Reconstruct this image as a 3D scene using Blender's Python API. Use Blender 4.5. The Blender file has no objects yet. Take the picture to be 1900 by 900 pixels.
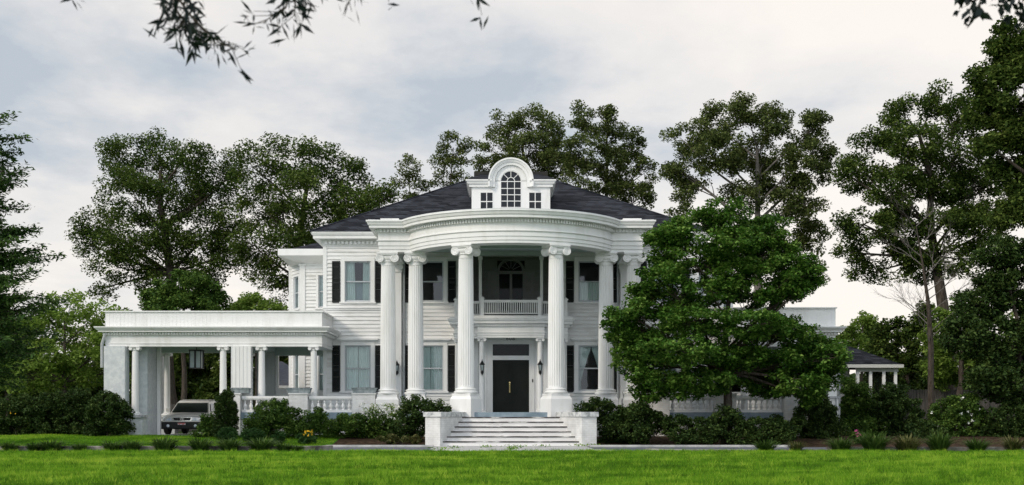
import bpy, bmesh, math, random
import numpy as np
from mathutils import Vector, Matrix
PI = math.pi; R = math.radians
scene = bpy.context.scene
col = scene.collection

# ------------------------------------------------------------------ camera
F = 2230.0; EYE = 1.08; CX = 948.0; HZ = 770.0      # focal length and vanishing lines, in photo pixels (1900 wide)
cam_d = bpy.data.cameras.new('camera'); cam = bpy.data.objects.new('camera', cam_d); col.objects.link(cam)
cam.location = (0, 0, EYE); cam.rotation_euler = (R(90), 0, 0)
cam_d.sensor_width = 36.0; cam_d.lens = F / 1900 * 36.0
cam_d.shift_x = 2 / 1900; cam_d.shift_y = (HZ - 450) / 1900
cam_d.clip_start = 0.1; cam_d.clip_end = 3000
scene.camera = cam

# ------------------------------------------------------------------ world, sun, exposure
SUN_EL, SUN_AZ = 30.0, -50.0       # azimuth in degrees from "behind the camera" towards its left (negative x)
wd = bpy.data.worlds.new('World'); scene.world = wd; wd.use_nodes = True
nt = wd.node_tree; nt.nodes.clear()
def N(t, **kw):
    n = nt.nodes.new(t)
    for k, v in kw.items(): setattr(n, k, v)
    return n
L = nt.links.new
out = N('ShaderNodeOutputWorld'); bg = N('ShaderNodeBackground'); bg.inputs[1].default_value = 0.1
sky = N('ShaderNodeTexSky', sky_type='NISHITA', sun_disc=False, sun_elevation=R(SUN_EL))
sky.sun_rotation = R(180 + 50)
tc = N('ShaderNodeTexCoord'); sep = N('ShaderNodeSeparateXYZ'); L(tc.outputs['Generated'], sep.inputs[0])
zz = N('ShaderNodeMath', operation='ADD'); L(sep.outputs[2], zz.inputs[0]); zz.inputs[1].default_value = 0.16
zm = N('ShaderNodeMath', operation='MAXIMUM'); L(zz.outputs[0], zm.inputs[0]); zm.inputs[1].default_value = 0.05
dx = N('ShaderNodeMath', operation='DIVIDE'); L(sep.outputs[0], dx.inputs[0]); L(zm.outputs[0], dx.inputs[1])
dy = N('ShaderNodeMath', operation='DIVIDE'); L(sep.outputs[1], dy.inputs[0]); L(zm.outputs[0], dy.inputs[1])
cb = N('ShaderNodeCombineXYZ'); L(dx.outputs[0], cb.inputs[0]); L(dy.outputs[0], cb.inputs[1])
mp = N('ShaderNodeMapping'); mp.inputs['Location'].default_value = (3.3, 1.7, 0.4); mp.inputs['Scale'].default_value = (0.95, 0.8, 1)
L(cb.outputs[0], mp.inputs[0])
n1 = N('ShaderNodeTexNoise'); n1.inputs['Scale'].default_value = 0.75; n1.inputs['Detail'].default_value = 7; n1.inputs['Roughness'].default_value = 0.55; n1.inputs['Distortion'].default_value = 0.15
L(mp.outputs[0], n1.inputs['Vector'])
n2 = N('ShaderNodeTexNoise'); n2.inputs['Scale'].default_value = 2.6; n2.inputs['Detail'].default_value = 6; n2.inputs['Roughness'].default_value = 0.6; n2.inputs['Distortion'].default_value = 0.15
L(mp.outputs[0], n2.inputs['Vector'])
# cloud thickness: noise, thicker (bluer, darker) towards the left of the view
lx = N('ShaderNodeMath', operation='MULTIPLY_ADD'); L(sep.outputs[0], lx.inputs[0]); lx.inputs[1].default_value = 0.60; lx.inputs[2].default_value = 0.02
s1 = N('ShaderNodeMath', operation='ADD'); L(n1.outputs['Fac'], s1.inputs[0]); L(lx.outputs[0], s1.inputs[1])
s2 = N('ShaderNodeMath', operation='MULTIPLY_ADD'); L(n2.outputs['Fac'], s2.inputs[0]); s2.inputs[1].default_value = 0.62; L(s1.outputs[0], s2.inputs[2])
zr_ = N('ShaderNodeValToRGB'); L(sep.outputs[2], zr_.inputs[0])       # cloud bank low over the left, thinner near the horizon and overhead
q = zr_.color_ramp
q.elements[0].position = 0.08; q.elements[0].color = (0.62, 0.62, 0.62, 1); q.elements[1].position = 0.36; q.elements[1].color = (0.60, 0.60, 0.60, 1)
for ps, vv in ((0.13, 0.58), (0.20, 0.40), (0.26, 0.40), (0.31, 0.54)): e = q.elements.new(ps); e.color = (vv, vv, vv, 1)
s3 = N('ShaderNodeMath', operation='ADD'); L(s2.outputs[0], s3.inputs[0]); L(zr_.outputs[0], s3.inputs[1])
s4 = N('ShaderNodeMath', operation='SUBTRACT'); L(s3.outputs[0], s4.inputs[0]); s4.inputs[1].default_value = 0.675
ramp = N('ShaderNodeValToRGB'); L(s4.outputs[0], ramp.inputs[0])
cr = ramp.color_ramp; cr.elements[0].position = 0.40; cr.elements[0].color = (0.50, 0.55, 0.61, 1)
cr.elements[1].position = 0.80; cr.elements[1].color = (0.97, 0.905, 0.84, 1)
e = cr.elements.new(0.58); e.color = (0.80, 0.78, 0.765, 1)
# the overcast is brighter round the veiled sun, behind the camera
sunv = Vector((math.sin(R(SUN_AZ)) * math.cos(R(SUN_EL)), -math.cos(R(SUN_AZ)) * math.cos(R(SUN_EL)), math.sin(R(SUN_EL))))
dotn = N('ShaderNodeVectorMath', operation='DOT_PRODUCT'); L(tc.outputs['Generated'], dotn.inputs[0]); dotn.inputs[1].default_value = sunv
gl = N('ShaderNodeMapRange'); L(dotn.outputs['Value'], gl.inputs[0]); gl.inputs[1].default_value = -0.1; gl.inputs[2].default_value = 1.0; gl.inputs[3].default_value = 9.2; gl.inputs[4].default_value = 17.0
vm = N('ShaderNodeVectorMath', operation='SCALE'); L(ramp.outputs[0], vm.inputs[0]); L(gl.outputs[0], vm.inputs['Scale'])
# bluer sky away from the veiled sun
db = N('ShaderNodeVectorMath', operation='DOT_PRODUCT'); L(tc.outputs['Generated'], db.inputs[0]); db.inputs[1].default_value = (0.75, -0.6, 0.25)
bf = N('ShaderNodeMapRange'); L(db.outputs['Value'], bf.inputs[0]); bf.inputs[1].default_value = -0.1; bf.inputs[2].default_value = 0.8
bm = N('ShaderNodeMix', data_type='RGBA'); L(bf.outputs[0], bm.inputs[0]); bm.inputs[6].default_value = (1, 1, 1, 1); bm.inputs[7].default_value = (0.80, 0.91, 1.05, 1)
vb = N('ShaderNodeVectorMath', operation='MULTIPLY'); L(vm.outputs[0], vb.inputs[0]); L(bm.outputs[2], vb.inputs[1]); vm = vb
mx = N('ShaderNodeMix', data_type='RGBA'); mx.inputs[0].default_value = 0.92
L(sky.outputs[0], mx.inputs[6]); L(vm.outputs[0], mx.inputs[7]); L(mx.outputs[2], bg.inputs[0]); L(bg.outputs[0], out.inputs[0])

sun_d = bpy.data.lights.new('sun', 'SUN'); sun_d.energy = 1.5; sun_d.angle = R(11); sun_d.color = (1.0, 0.88, 0.74)
sun = bpy.data.objects.new('sun', sun_d); col.objects.link(sun); sun.location = (-30, -30, 40)
sun.rotation_euler = sunv.to_track_quat('Z', 'Y').to_euler()
vs = scene.view_settings
scene.display_settings.display_device = 'sRGB'
vs.view_transform = 'Standard'; vs.look = 'None'; vs.gamma = 1; vs.use_curve_mapping = False; vs.exposure = 0.24
scene.cycles.max_bounces = 8; scene.cycles.transparent_max_bounces = 16
scene.cycles.use_denoising = True

# ------------------------------------------------------------------ materials
def newmat(name):
    m = bpy.data.materials.new(name); m.use_nodes = True
    t = m.node_tree; t.nodes.clear()
    o = t.nodes.new('ShaderNodeOutputMaterial'); b = t.nodes.new('ShaderNodeBsdfPrincipled')
    t.links.new(b.outputs[0], o.inputs[0])
    return m, t, b, o
def c4(c): return (c[0], c[1], c[2], 1)
def noise_mat(name, c1, c2, scale=3.0, rough=0.6, spec=0.3, detail=5, lo=0.35, hi=0.7, stretch=(1, 1, 1), bump=0, bscale=None, metal=0, c3=None):
    m, t, b, o = newmat(name); Ln = t.links.new
    tcn = t.nodes.new('ShaderNodeTexCoord'); mpn = t.nodes.new('ShaderNodeMapping'); mpn.inputs['Scale'].default_value = stretch
    Ln(tcn.outputs['Object'], mpn.inputs[0])
    n = t.nodes.new('ShaderNodeTexNoise'); n.inputs['Scale'].default_value = scale; n.inputs['Detail'].default_value = detail
    n.inputs['Roughness'].default_value = 0.6
    Ln(mpn.outputs[0], n.inputs['Vector'])
    r = t.nodes.new('ShaderNodeValToRGB'); r.color_ramp.elements[0].position = lo; r.color_ramp.elements[0].color = c4(c1)
    r.color_ramp.elements[1].position = hi; r.color_ramp.elements[1].color = c4(c2)
    if c3: q = r.color_ramp.elements.new((lo + hi) / 2); q.color = c4(c3)
    Ln(n.outputs['Fac'], r.inputs[0]); Ln(r.outputs[0], b.inputs['Base Color'])
    b.inputs['Roughness'].default_value = rough; b.inputs['Specular IOR Level'].default_value = spec; b.inputs['Metallic'].default_value = metal
    if bump:
        nb = t.nodes.new('ShaderNodeTexNoise'); nb.inputs['Scale'].default_value = bscale or scale * 4; nb.inputs['Detail'].default_value = 4
        Ln(tcn.outputs['Object'], nb.inputs['Vector'])
        bp = t.nodes.new('ShaderNodeBump'); bp.inputs['Strength'].default_value = bump; bp.inputs['Distance'].default_value = 0.02
        Ln(nb.outputs['Fac'], bp.inputs['Height']); Ln(bp.outputs[0], b.inputs['Normal'])
    return m
def leaf_mat(name, c1, c2, c3, trans=0.25, rough=0.6, spec=0.14, nscale=0.5):
    """leaf colour varies leaf by leaf (attribute tint) and from bough to bough (noise)"""
    m, t, b, o = newmat(name); Ln = t.links.new
    at = t.nodes.new('ShaderNodeAttribute'); at.attribute_name = 'tint'
    tcn = t.nodes.new('ShaderNodeTexCoord'); n = t.nodes.new('ShaderNodeTexNoise'); n.inputs['Scale'].default_value = nscale; n.inputs['Detail'].default_value = 3
    Ln(tcn.outputs['Object'], n.inputs['Vector'])
    ad = t.nodes.new('ShaderNodeMath'); ad.operation = 'MULTIPLY_ADD'; Ln(at.outputs['Fac'], ad.inputs[0]); ad.inputs[1].default_value = 0.45
    m2 = t.nodes.new('ShaderNodeMath'); m2.operation = 'MULTIPLY'; Ln(n.outputs['Fac'], m2.inputs[0]); m2.inputs[1].default_value = 0.6
    Ln(m2.outputs[0], ad.inputs[2])
    r = t.nodes.new('ShaderNodeValToRGB'); r.color_ramp.elements[0].position = 0.25; r.color_ramp.elements[0].color = c4(c1)
    r.color_ramp.elements[1].position = 0.85; r.color_ramp.elements[1].color = c4(c3)
    q = r.color_ramp.elements.new(0.55); q.color = c4(c2)
    Ln(ad.outputs[0], r.inputs[0]); Ln(r.outputs[0], b.inputs['Base Color'])
    b.inputs['Roughness'].default_value = rough; b.inputs['Specular IOR Level'].default_value = spec
    if trans > 0:
        tr = t.nodes.new('ShaderNodeBsdfTranslucent'); Ln(r.outputs[0], tr.inputs[0])
        ms = t.nodes.new('ShaderNodeMixShader'); ms.inputs[0].default_value = trans
        Ln(b.outputs[0], ms.inputs[1]); Ln(tr.outputs[0], ms.inputs[2]); Ln(ms.outputs[0], o.inputs[0])
    return m
M = {}
M['white'] = noise_mat('white_paint', (0.70, 0.70, 0.675), (0.80, 0.80, 0.79), 1.3, 0.5, 0.3, detail=9, lo=0.28, hi=0.52, stretch=(2, 2, 0.5))
M['siding'] = noise_mat('white_clapboard_paint', (0.62, 0.62, 0.59), (0.80, 0.80, 0.79), 2.0, 0.5, 0.3, lo=0.28, hi=0.55, stretch=(0.5, 0.5, 3))
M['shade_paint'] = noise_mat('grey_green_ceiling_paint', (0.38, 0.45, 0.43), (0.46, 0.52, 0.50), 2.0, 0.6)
M['grey_paint'] = noise_mat('grey_paint', (0.40, 0.42, 0.43), (0.48, 0.50, 0.51), 2.0, 0.6)
M['sash'] = noise_mat('grey_white_sash_paint', (0.42, 0.45, 0.47), (0.52, 0.55, 0.57), 3.0, 0.5)
M['stucco'] = noise_mat('white_painted_rough_brick', (0.52, 0.56, 0.58), (0.70, 0.72, 0.72), 6.0, 0.8, 0.2, bump=0.6, bscale=9)
M['blue_paint'] = noise_mat('blue_grey_floor_paint', (0.15, 0.21, 0.26), (0.25, 0.32, 0.37), 4.0, 0.5, lo=0.3, hi=0.65)
M['shutter'] = noise_mat('black_shutter_paint', (0.012, 0.014, 0.014), (0.022, 0.024, 0.024), 4.0, 0.55, 0.2)
M['door'] = noise_mat('black_green_door_paint', (0.010, 0.013, 0.010), (0.016, 0.020, 0.015), 2.0, 0.5, 0.15)
M['iron'] = noise_mat('black_iron', (0.008, 0.008, 0.009), (0.02, 0.02, 0.022), 8.0, 0.4, 0.4)
M['brass'] = noise_mat('brass', (0.55, 0.42, 0.18), (0.75, 0.62, 0.32), 8.0, 0.3, 0.5, metal=1)
M['planter'] = noise_mat('weathered_lead_planter', (0.16, 0.19, 0.20), (0.36, 0.40, 0.41), 9.0, 0.85, 0.2, bump=0.4)
M['cap'] = noise_mat('weathered_cap_stone', (0.30, 0.32, 0.33), (0.66, 0.67, 0.66), 5.0, 0.8, 0.2, lo=0.35, hi=0.55, bump=0.3)
M['curtain'] = noise_mat('white_curtain', (0.70, 0.80, 0.78), (0.80, 0.88, 0.86), 2.0, 0.9, 0.05)
M['shade_blind'] = noise_mat('blue_grey_blind', (0.30, 0.38, 0.42), (0.36, 0.44, 0.48), 2.0, 0.9, 0.05)
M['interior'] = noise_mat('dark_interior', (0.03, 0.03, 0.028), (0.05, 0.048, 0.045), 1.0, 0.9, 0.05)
M['bark'] = noise_mat('tree_bark', (0.035, 0.028, 0.022), (0.10, 0.085, 0.07), 5.0, 0.9, 0.1, stretch=(3, 3, 0.6), bump=0.8, bscale=14)
M['pale_bark'] = noise_mat('pale_grey_bark', (0.10, 0.09, 0.08), (0.24, 0.22, 0.20), 5.0, 0.9, 0.1, stretch=(3, 3, 0.6), bump=0.6, bscale=14)
M['asphalt'] = noise_mat('asphalt', (0.085, 0.095, 0.11), (0.15, 0.16, 0.18), 1.6, 0.85, 0.25, detail=8, bump=0.5, bscale=60)
M['concrete'] = noise_mat('worn_concrete', (0.30, 0.31, 0.31), (0.52, 0.52, 0.51), 1.8, 0.85, 0.2, detail=8, bump=0.4, bscale=30, c3=(0.45, 0.45, 0.44))
M['kerb'] = noise_mat('stained_kerb_concrete', (0.07, 0.065, 0.055), (0.40, 0.38, 0.34), 1.6, 0.9, 0.1, detail=10, lo=0.34, hi=0.66)
M['mulch'] = noise_mat('brown_mulch', (0.016, 0.012, 0.009), (0.10, 0.065, 0.042), 7.0, 0.95, 0.05, detail=8, bump=1.0, bscale=20)
M['sand'] = noise_mat('sandy_soil', (0.22, 0.15, 0.09), (0.40, 0.30, 0.19), 5.0, 0.95, 0.05, bump=0.6)
M['wood_fence'] = noise_mat('weathered_fence_boards', (0.05, 0.048, 0.045), (0.13, 0.12, 0.11), 3.0, 0.9, 0.1, stretch=(6, 6, 0.5), bump=0.4)
M['tyre'] = noise_mat('tyre_rubber', (0.012, 0.012, 0.012), (0.022, 0.022, 0.022), 10, 0.8, 0.2)
M['plastic'] = noise_mat('dark_bumper_plastic', (0.012, 0.013, 0.013), (0.025, 0.026, 0.026), 8, 0.6, 0.3)
M['silver'] = noise_mat('silver_car_paint', (0.55, 0.54, 0.51), (0.62, 0.61, 0.58), 3, 0.25, 0.6, metal=0.35)
M['chrome'] = noise_mat('bright_chrome', (0.75, 0.75, 0.75), (0.85, 0.85, 0.85), 3, 0.15, 0.5, metal=1)
M['lens'] = noise_mat('headlight_lens', (0.35, 0.42, 0.48), (0.72, 0.78, 0.82), 9, 0.08, 0.8)
M['plate'] = noise_mat('licence_plate_enamel', (0.55, 0.53, 0.52), (0.66, 0.63, 0.62), 8, 0.4, 0.4)
M['plate_red'] = noise_mat('plate_red_band', (0.42, 0.03, 0.03), (0.52, 0.05, 0.05), 8, 0.4, 0.4)
M['number'] = noise_mat('grey_metal_numerals', (0.09, 0.10, 0.11), (0.14, 0.15, 0.16), 8, 0.5, 0.4)
M['frost'] = noise_mat('frosted_lantern_glass', (0.30, 0.36, 0.37), (0.38, 0.44, 0.45), 5, 0.2, 0.5)
M['yellow'] = noise_mat('yellow_petals', (0.75, 0.45, 0.02), (0.85, 0.60, 0.05), 9, 0.7, 0.2)
M['pink'] = noise_mat('pink_petals', (0.45, 0.06, 0.22), (0.60, 0.14, 0.34), 9, 0.7, 0.2)
M['petal'] = noise_mat('white_petals', (0.72, 0.74, 0.66), (0.85, 0.86, 0.80), 9, 0.7, 0.2)
M['pale_roof'] = noise_mat('grey_far_shingles', (0.06, 0.065, 0.08), (0.10, 0.105, 0.125), 4, 0.9, 0.1, stretch=(1, 1, 4))
M['far_wall'] = noise_mat('pale_far_siding', (0.50, 0.50, 0.47), (0.60, 0.60, 0.57), 3, 0.8, 0.1, stretch=(0.3, 0.3, 6))

# glass: clear with a fresnel reflection
def glass(name, tint, base=0.06):
    m, t, b, o = newmat(name); t.nodes.remove(b); Ln = t.links.new
    tr = t.nodes.new('ShaderNodeBsdfTransparent'); tr.inputs[0].default_value = c4(tint)
    g = t.nodes.new('ShaderNodeBsdfGlossy'); g.inputs['Roughness'].default_value = 0.03; g.inputs[0].default_value = (0.9, 0.95, 1, 1)
    lw = t.nodes.new('ShaderNodeLayerWeight'); lw.inputs[0].default_value = 0.35
    ad = t.nodes.new('ShaderNodeMath'); ad.operation = 'ADD'; ad.use_clamp = True; ad.inputs[1].default_value = base; Ln(lw.outputs['Fresnel'], ad.inputs[0])
    nz = t.nodes.new('ShaderNodeTexNoise'); nz.inputs['Scale'].default_value = 1.6
    bp = t.nodes.new('ShaderNodeBump'); bp.inputs['Strength'].default_value = 0.06; bp.inputs['Distance'].default_value = 0.05; Ln(nz.outputs['Fac'], bp.inputs['Height']); Ln(bp.outputs[0], g.inputs['Normal'])
    ms = t.nodes.new('ShaderNodeMixShader'); Ln(ad.outputs[0], ms.inputs[0]); Ln(tr.outputs[0], ms.inputs[1]); Ln(g.outputs[0], ms.inputs[2]); Ln(ms.outputs[0], o.inputs[0])
    return m
M['glass'] = glass('window_glass', (0.93, 0.97, 0.97), 0.02)
M['car_glass'] = glass('tinted_car_glass', (0.10, 0.12, 0.12), 0.05)
M['attic_glass'] = glass('attic_glass', (0.25, 0.30, 0.33), -0.01)
M['dark_glass'] = glass('dark_transom_glass', (0.5, 0.55, 0.53), -0.03)
m, t, b, o = newmat('shade_or_screen_sheet'); t.nodes.remove(b)  # dark sheet: added shade over the mansion's loggia, mesh on the neighbour's porch
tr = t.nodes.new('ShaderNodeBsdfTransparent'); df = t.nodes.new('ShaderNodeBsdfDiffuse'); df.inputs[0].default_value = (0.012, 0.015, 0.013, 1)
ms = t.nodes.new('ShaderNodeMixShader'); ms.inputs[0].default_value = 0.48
t.links.new(tr.outputs[0], ms.inputs[1]); t.links.new(df.outputs[0], ms.inputs[2]); t.links.new(ms.outputs[0], o.inputs[0]); M['shade_or_screen'] = m

# roof shingles: rows of tabs, each a slightly different charcoal
m, t, b, o = newmat('charcoal_shingles'); Ln = t.links.new
tcn = t.nodes.new('ShaderNodeTexCoord'); sp = t.nodes.new('ShaderNodeSeparateXYZ'); Ln(tcn.outputs['Object'], sp.inputs[0])
a1 = t.nodes.new('ShaderNodeMath'); a1.operation = 'ADD'; Ln(sp.outputs[0], a1.inputs[0]); Ln(sp.outputs[1], a1.inputs[1])
a2 = t.nodes.new('ShaderNodeMath'); a2.operation = 'MULTIPLY'; Ln(sp.outputs[2], a2.inputs[0]); a2.inputs[1].default_value = 2.1
cbn = t.nodes.new('ShaderNodeCombineXYZ'); Ln(a1.outputs[0], cbn.inputs[0]); Ln(a2.outputs[0], cbn.inputs[1])
bt = t.nodes.new('ShaderNodeTexBrick'); Ln(cbn.outputs[0], bt.inputs['Vector']); bt.inputs['Scale'].default_value = 1.0
bt.inputs['Brick Width'].default_value = 0.42; bt.inputs['Row Height'].default_value = 0.17; bt.inputs['Mortar Size'].default_value = 0.012
bt.inputs['Color1'].default_value = (0.008, 0.010, 0.014, 1); bt.inputs['Color2'].default_value = (0.042, 0.046, 0.058, 1); bt.inputs['Mortar'].default_value = (0.010, 0.010, 0.012, 1)
nz = t.nodes.new('ShaderNodeTexNoise'); nz.inputs['Scale'].default_value = 0.7; nz.inputs['Detail'].default_value = 5; Ln(tcn.outputs['Object'], nz.inputs['Vector'])
mr = t.nodes.new('ShaderNodeMapRange'); Ln(nz.outputs['Fac'], mr.inputs[0]); mr.inputs[1].default_value = 0.3; mr.inputs[2].default_value = 0.7; mr.inputs[3].default_value = 0.75; mr.inputs[4].default_value = 1.25
vmn = t.nodes.new('ShaderNodeVectorMath'); vmn.operation = 'SCALE'; Ln(bt.outputs['Color'], vmn.inputs[0]); Ln(mr.outputs[0], vmn.inputs['Scale'])
Ln(vmn.outputs[0], b.inputs['Base Color']); b.inputs['Roughness'].default_value = 0.9; b.inputs['Specular IOR Level'].default_value = 0.08
bp = t.nodes.new('ShaderNodeBump'); bp.inputs['Strength'].default_value = 0.7; bp.inputs['Distance'].default_value = 0.02; Ln(bt.outputs['Fac'], bp.inputs['Height']); bp.invert = True; Ln(bp.outputs[0], b.inputs['Normal'])
M['shingle'] = m
# painted brick of the cheek walls and piers
m, t, b, o = newmat('white_painted_brick'); Ln = t.links.new
tcn = t.nodes.new('ShaderNodeTexCoord'); sp = t.nodes.new('ShaderNodeSeparateXYZ'); Ln(tcn.outputs['Object'], sp.inputs[0])
a1 = t.nodes.new('ShaderNodeMath'); a1.operation = 'ADD'; Ln(sp.outputs[0], a1.inputs[0]); Ln(sp.outputs[1], a1.inputs[1])
cbn = t.nodes.new('ShaderNodeCombineXYZ'); Ln(a1.outputs[0], cbn.inputs[0]); Ln(sp.outputs[2], cbn.inputs[1])
bt = t.nodes.new('ShaderNodeTexBrick'); Ln(cbn.outputs[0], bt.inputs['Vector']); bt.inputs['Scale'].default_value = 1.0
bt.inputs['Brick Width'].default_value = 0.21; bt.inputs['Row Height'].default_value = 0.075; bt.inputs['Mortar Size'].default_value = 0.006
bt.inputs['Color1'].default_value = (0.72, 0.72, 0.70, 1); bt.inputs['Color2'].default_value = (0.78, 0.78, 0.77, 1); bt.inputs['Mortar'].default_value = (0.66, 0.66, 0.64, 1)
nz = t.nodes.new('ShaderNodeTexNoise'); nz.inputs['Scale'].default_value = 2.5; nz.inputs['Detail'].default_value = 6; Ln(tcn.outputs['Object'], nz.inputs['Vector'])
mr = t.nodes.new('ShaderNodeMapRange'); Ln(nz.outputs['Fac'], mr.inputs[0]); mr.inputs[1].default_value = 0.3; mr.inputs[2].default_value = 0.6; mr.inputs[3].default_value = 0.82; mr.inputs[4].default_value = 1.04
vmn = t.nodes.new('ShaderNodeVectorMath'); vmn.operation = 'SCALE'; Ln(bt.outputs['Color'], vmn.inputs[0]); Ln(mr.outputs[0], vmn.inputs['Scale'])
Ln(vmn.outputs[0], b.inputs['Base Color']); b.inputs['Roughness'].default_value = 0.7
bp = t.nodes.new('ShaderNodeBump'); bp.inputs['Strength'].default_value = 0.35; bp.inputs['Distance'].default_value = 0.006; Ln(bt.outputs['Fac'], bp.inputs['Height']); bp.invert = True; Ln(bp.outputs[0], b.inputs['Normal'])
M['brick'] = m
# steps: white paint worn away along the nosings, in long dark patches
M['worn'] = noise_mat('worn_step_nosing', (0.018, 0.015, 0.014), (0.62, 0.62, 0.60), 1.3, 0.8, 0.2, detail=9, lo=0.46, hi=0.62, stretch=(1.3, 6, 9), c3=(0.16, 0.15, 0.15))
M['step'] = noise_mat('flaking_step_paint', (0.50, 0.47, 0.46), (0.80, 0.79, 0.78), 4.0, 0.75, 0.25, detail=8, lo=0.26, hi=0.40, stretch=(0.6, 1, 2.5), bump=0.3)
M['grass'] = leaf_mat('lawn_grass', (0.040, 0.115, 0.006), (0.155, 0.335, 0.016), (0.42, 0.55, 0.06), 0.38, 0.6, 0.12, nscale=0.9)
M['soil_grass'] = noise_mat('lawn_ground', (0.03, 0.09, 0.008), (0.07, 0.18, 0.015), 3.0, 0.95, 0.05, detail=8)
M['ground'] = noise_mat('far_ground', (0.02, 0.035, 0.010), (0.05, 0.075, 0.02), 0.6, 0.95, 0.05, detail=8)
M['oak'] = leaf_mat('oak_leaves', (0.018, 0.040, 0.008), (0.062, 0.105, 0.018), (0.19, 0.25, 0.055), 0.30)
M['oak_olive'] = leaf_mat('olive_oak_leaves', (0.034, 0.054, 0.014), (0.095, 0.130, 0.034), (0.23, 0.27, 0.090), 0.32)
M['dogwood'] = leaf_mat('dogwood_leaves', (0.018, 0.062, 0.006), (0.068, 0.165, 0.019), (0.25, 0.38, 0.078), 0.30, 0.55, 0.2, nscale=0.9)
M['light_green'] = leaf_mat('light_green_leaves', (0.08, 0.15, 0.022), (0.20, 0.31, 0.05), (0.38, 0.50, 0.12), 0.48)
M['conifer'] = leaf_mat('cedar_needles', (0.016, 0.040, 0.010), (0.045, 0.095, 0.022), (0.15, 0.26, 0.06), 0.32)
M['shrub'] = leaf_mat('shrub_leaves', (0.020, 0.052, 0.009), (0.068, 0.135, 0.022), (0.19, 0.28, 0.055), 0.25, nscale=1.6)
M['dark_shrub'] = leaf_mat('dark_shrub_leaves', (0.012, 0.028, 0.007), (0.038, 0.074, 0.016), (0.115, 0.17, 0.042), 0.2, nscale=1.6)
M['boxwood'] = leaf_mat('boxwood_leaves', (0.020, 0.055, 0.014), (0.042, 0.105, 0.026), (0.10, 0.19, 0.05), 0.15, nscale=3)
M['liriope'] = leaf_mat('liriope_blades', (0.030, 0.060, 0.012), (0.055, 0.11, 0.02), (0.14, 0.20, 0.05), 0.25, nscale=2)
M['dry_liriope'] = leaf_mat('dry_liriope_blades', (0.05, 0.07, 0.02), (0.10, 0.11, 0.035), (0.22, 0.20, 0.08), 0.25, nscale=2)
M['twig_leaf'] = leaf_mat('willow_oak_leaves', (0.010, 0.016, 0.018), (0.016, 0.024, 0.024), (0.030, 0.042, 0.036), 0.06)

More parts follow.
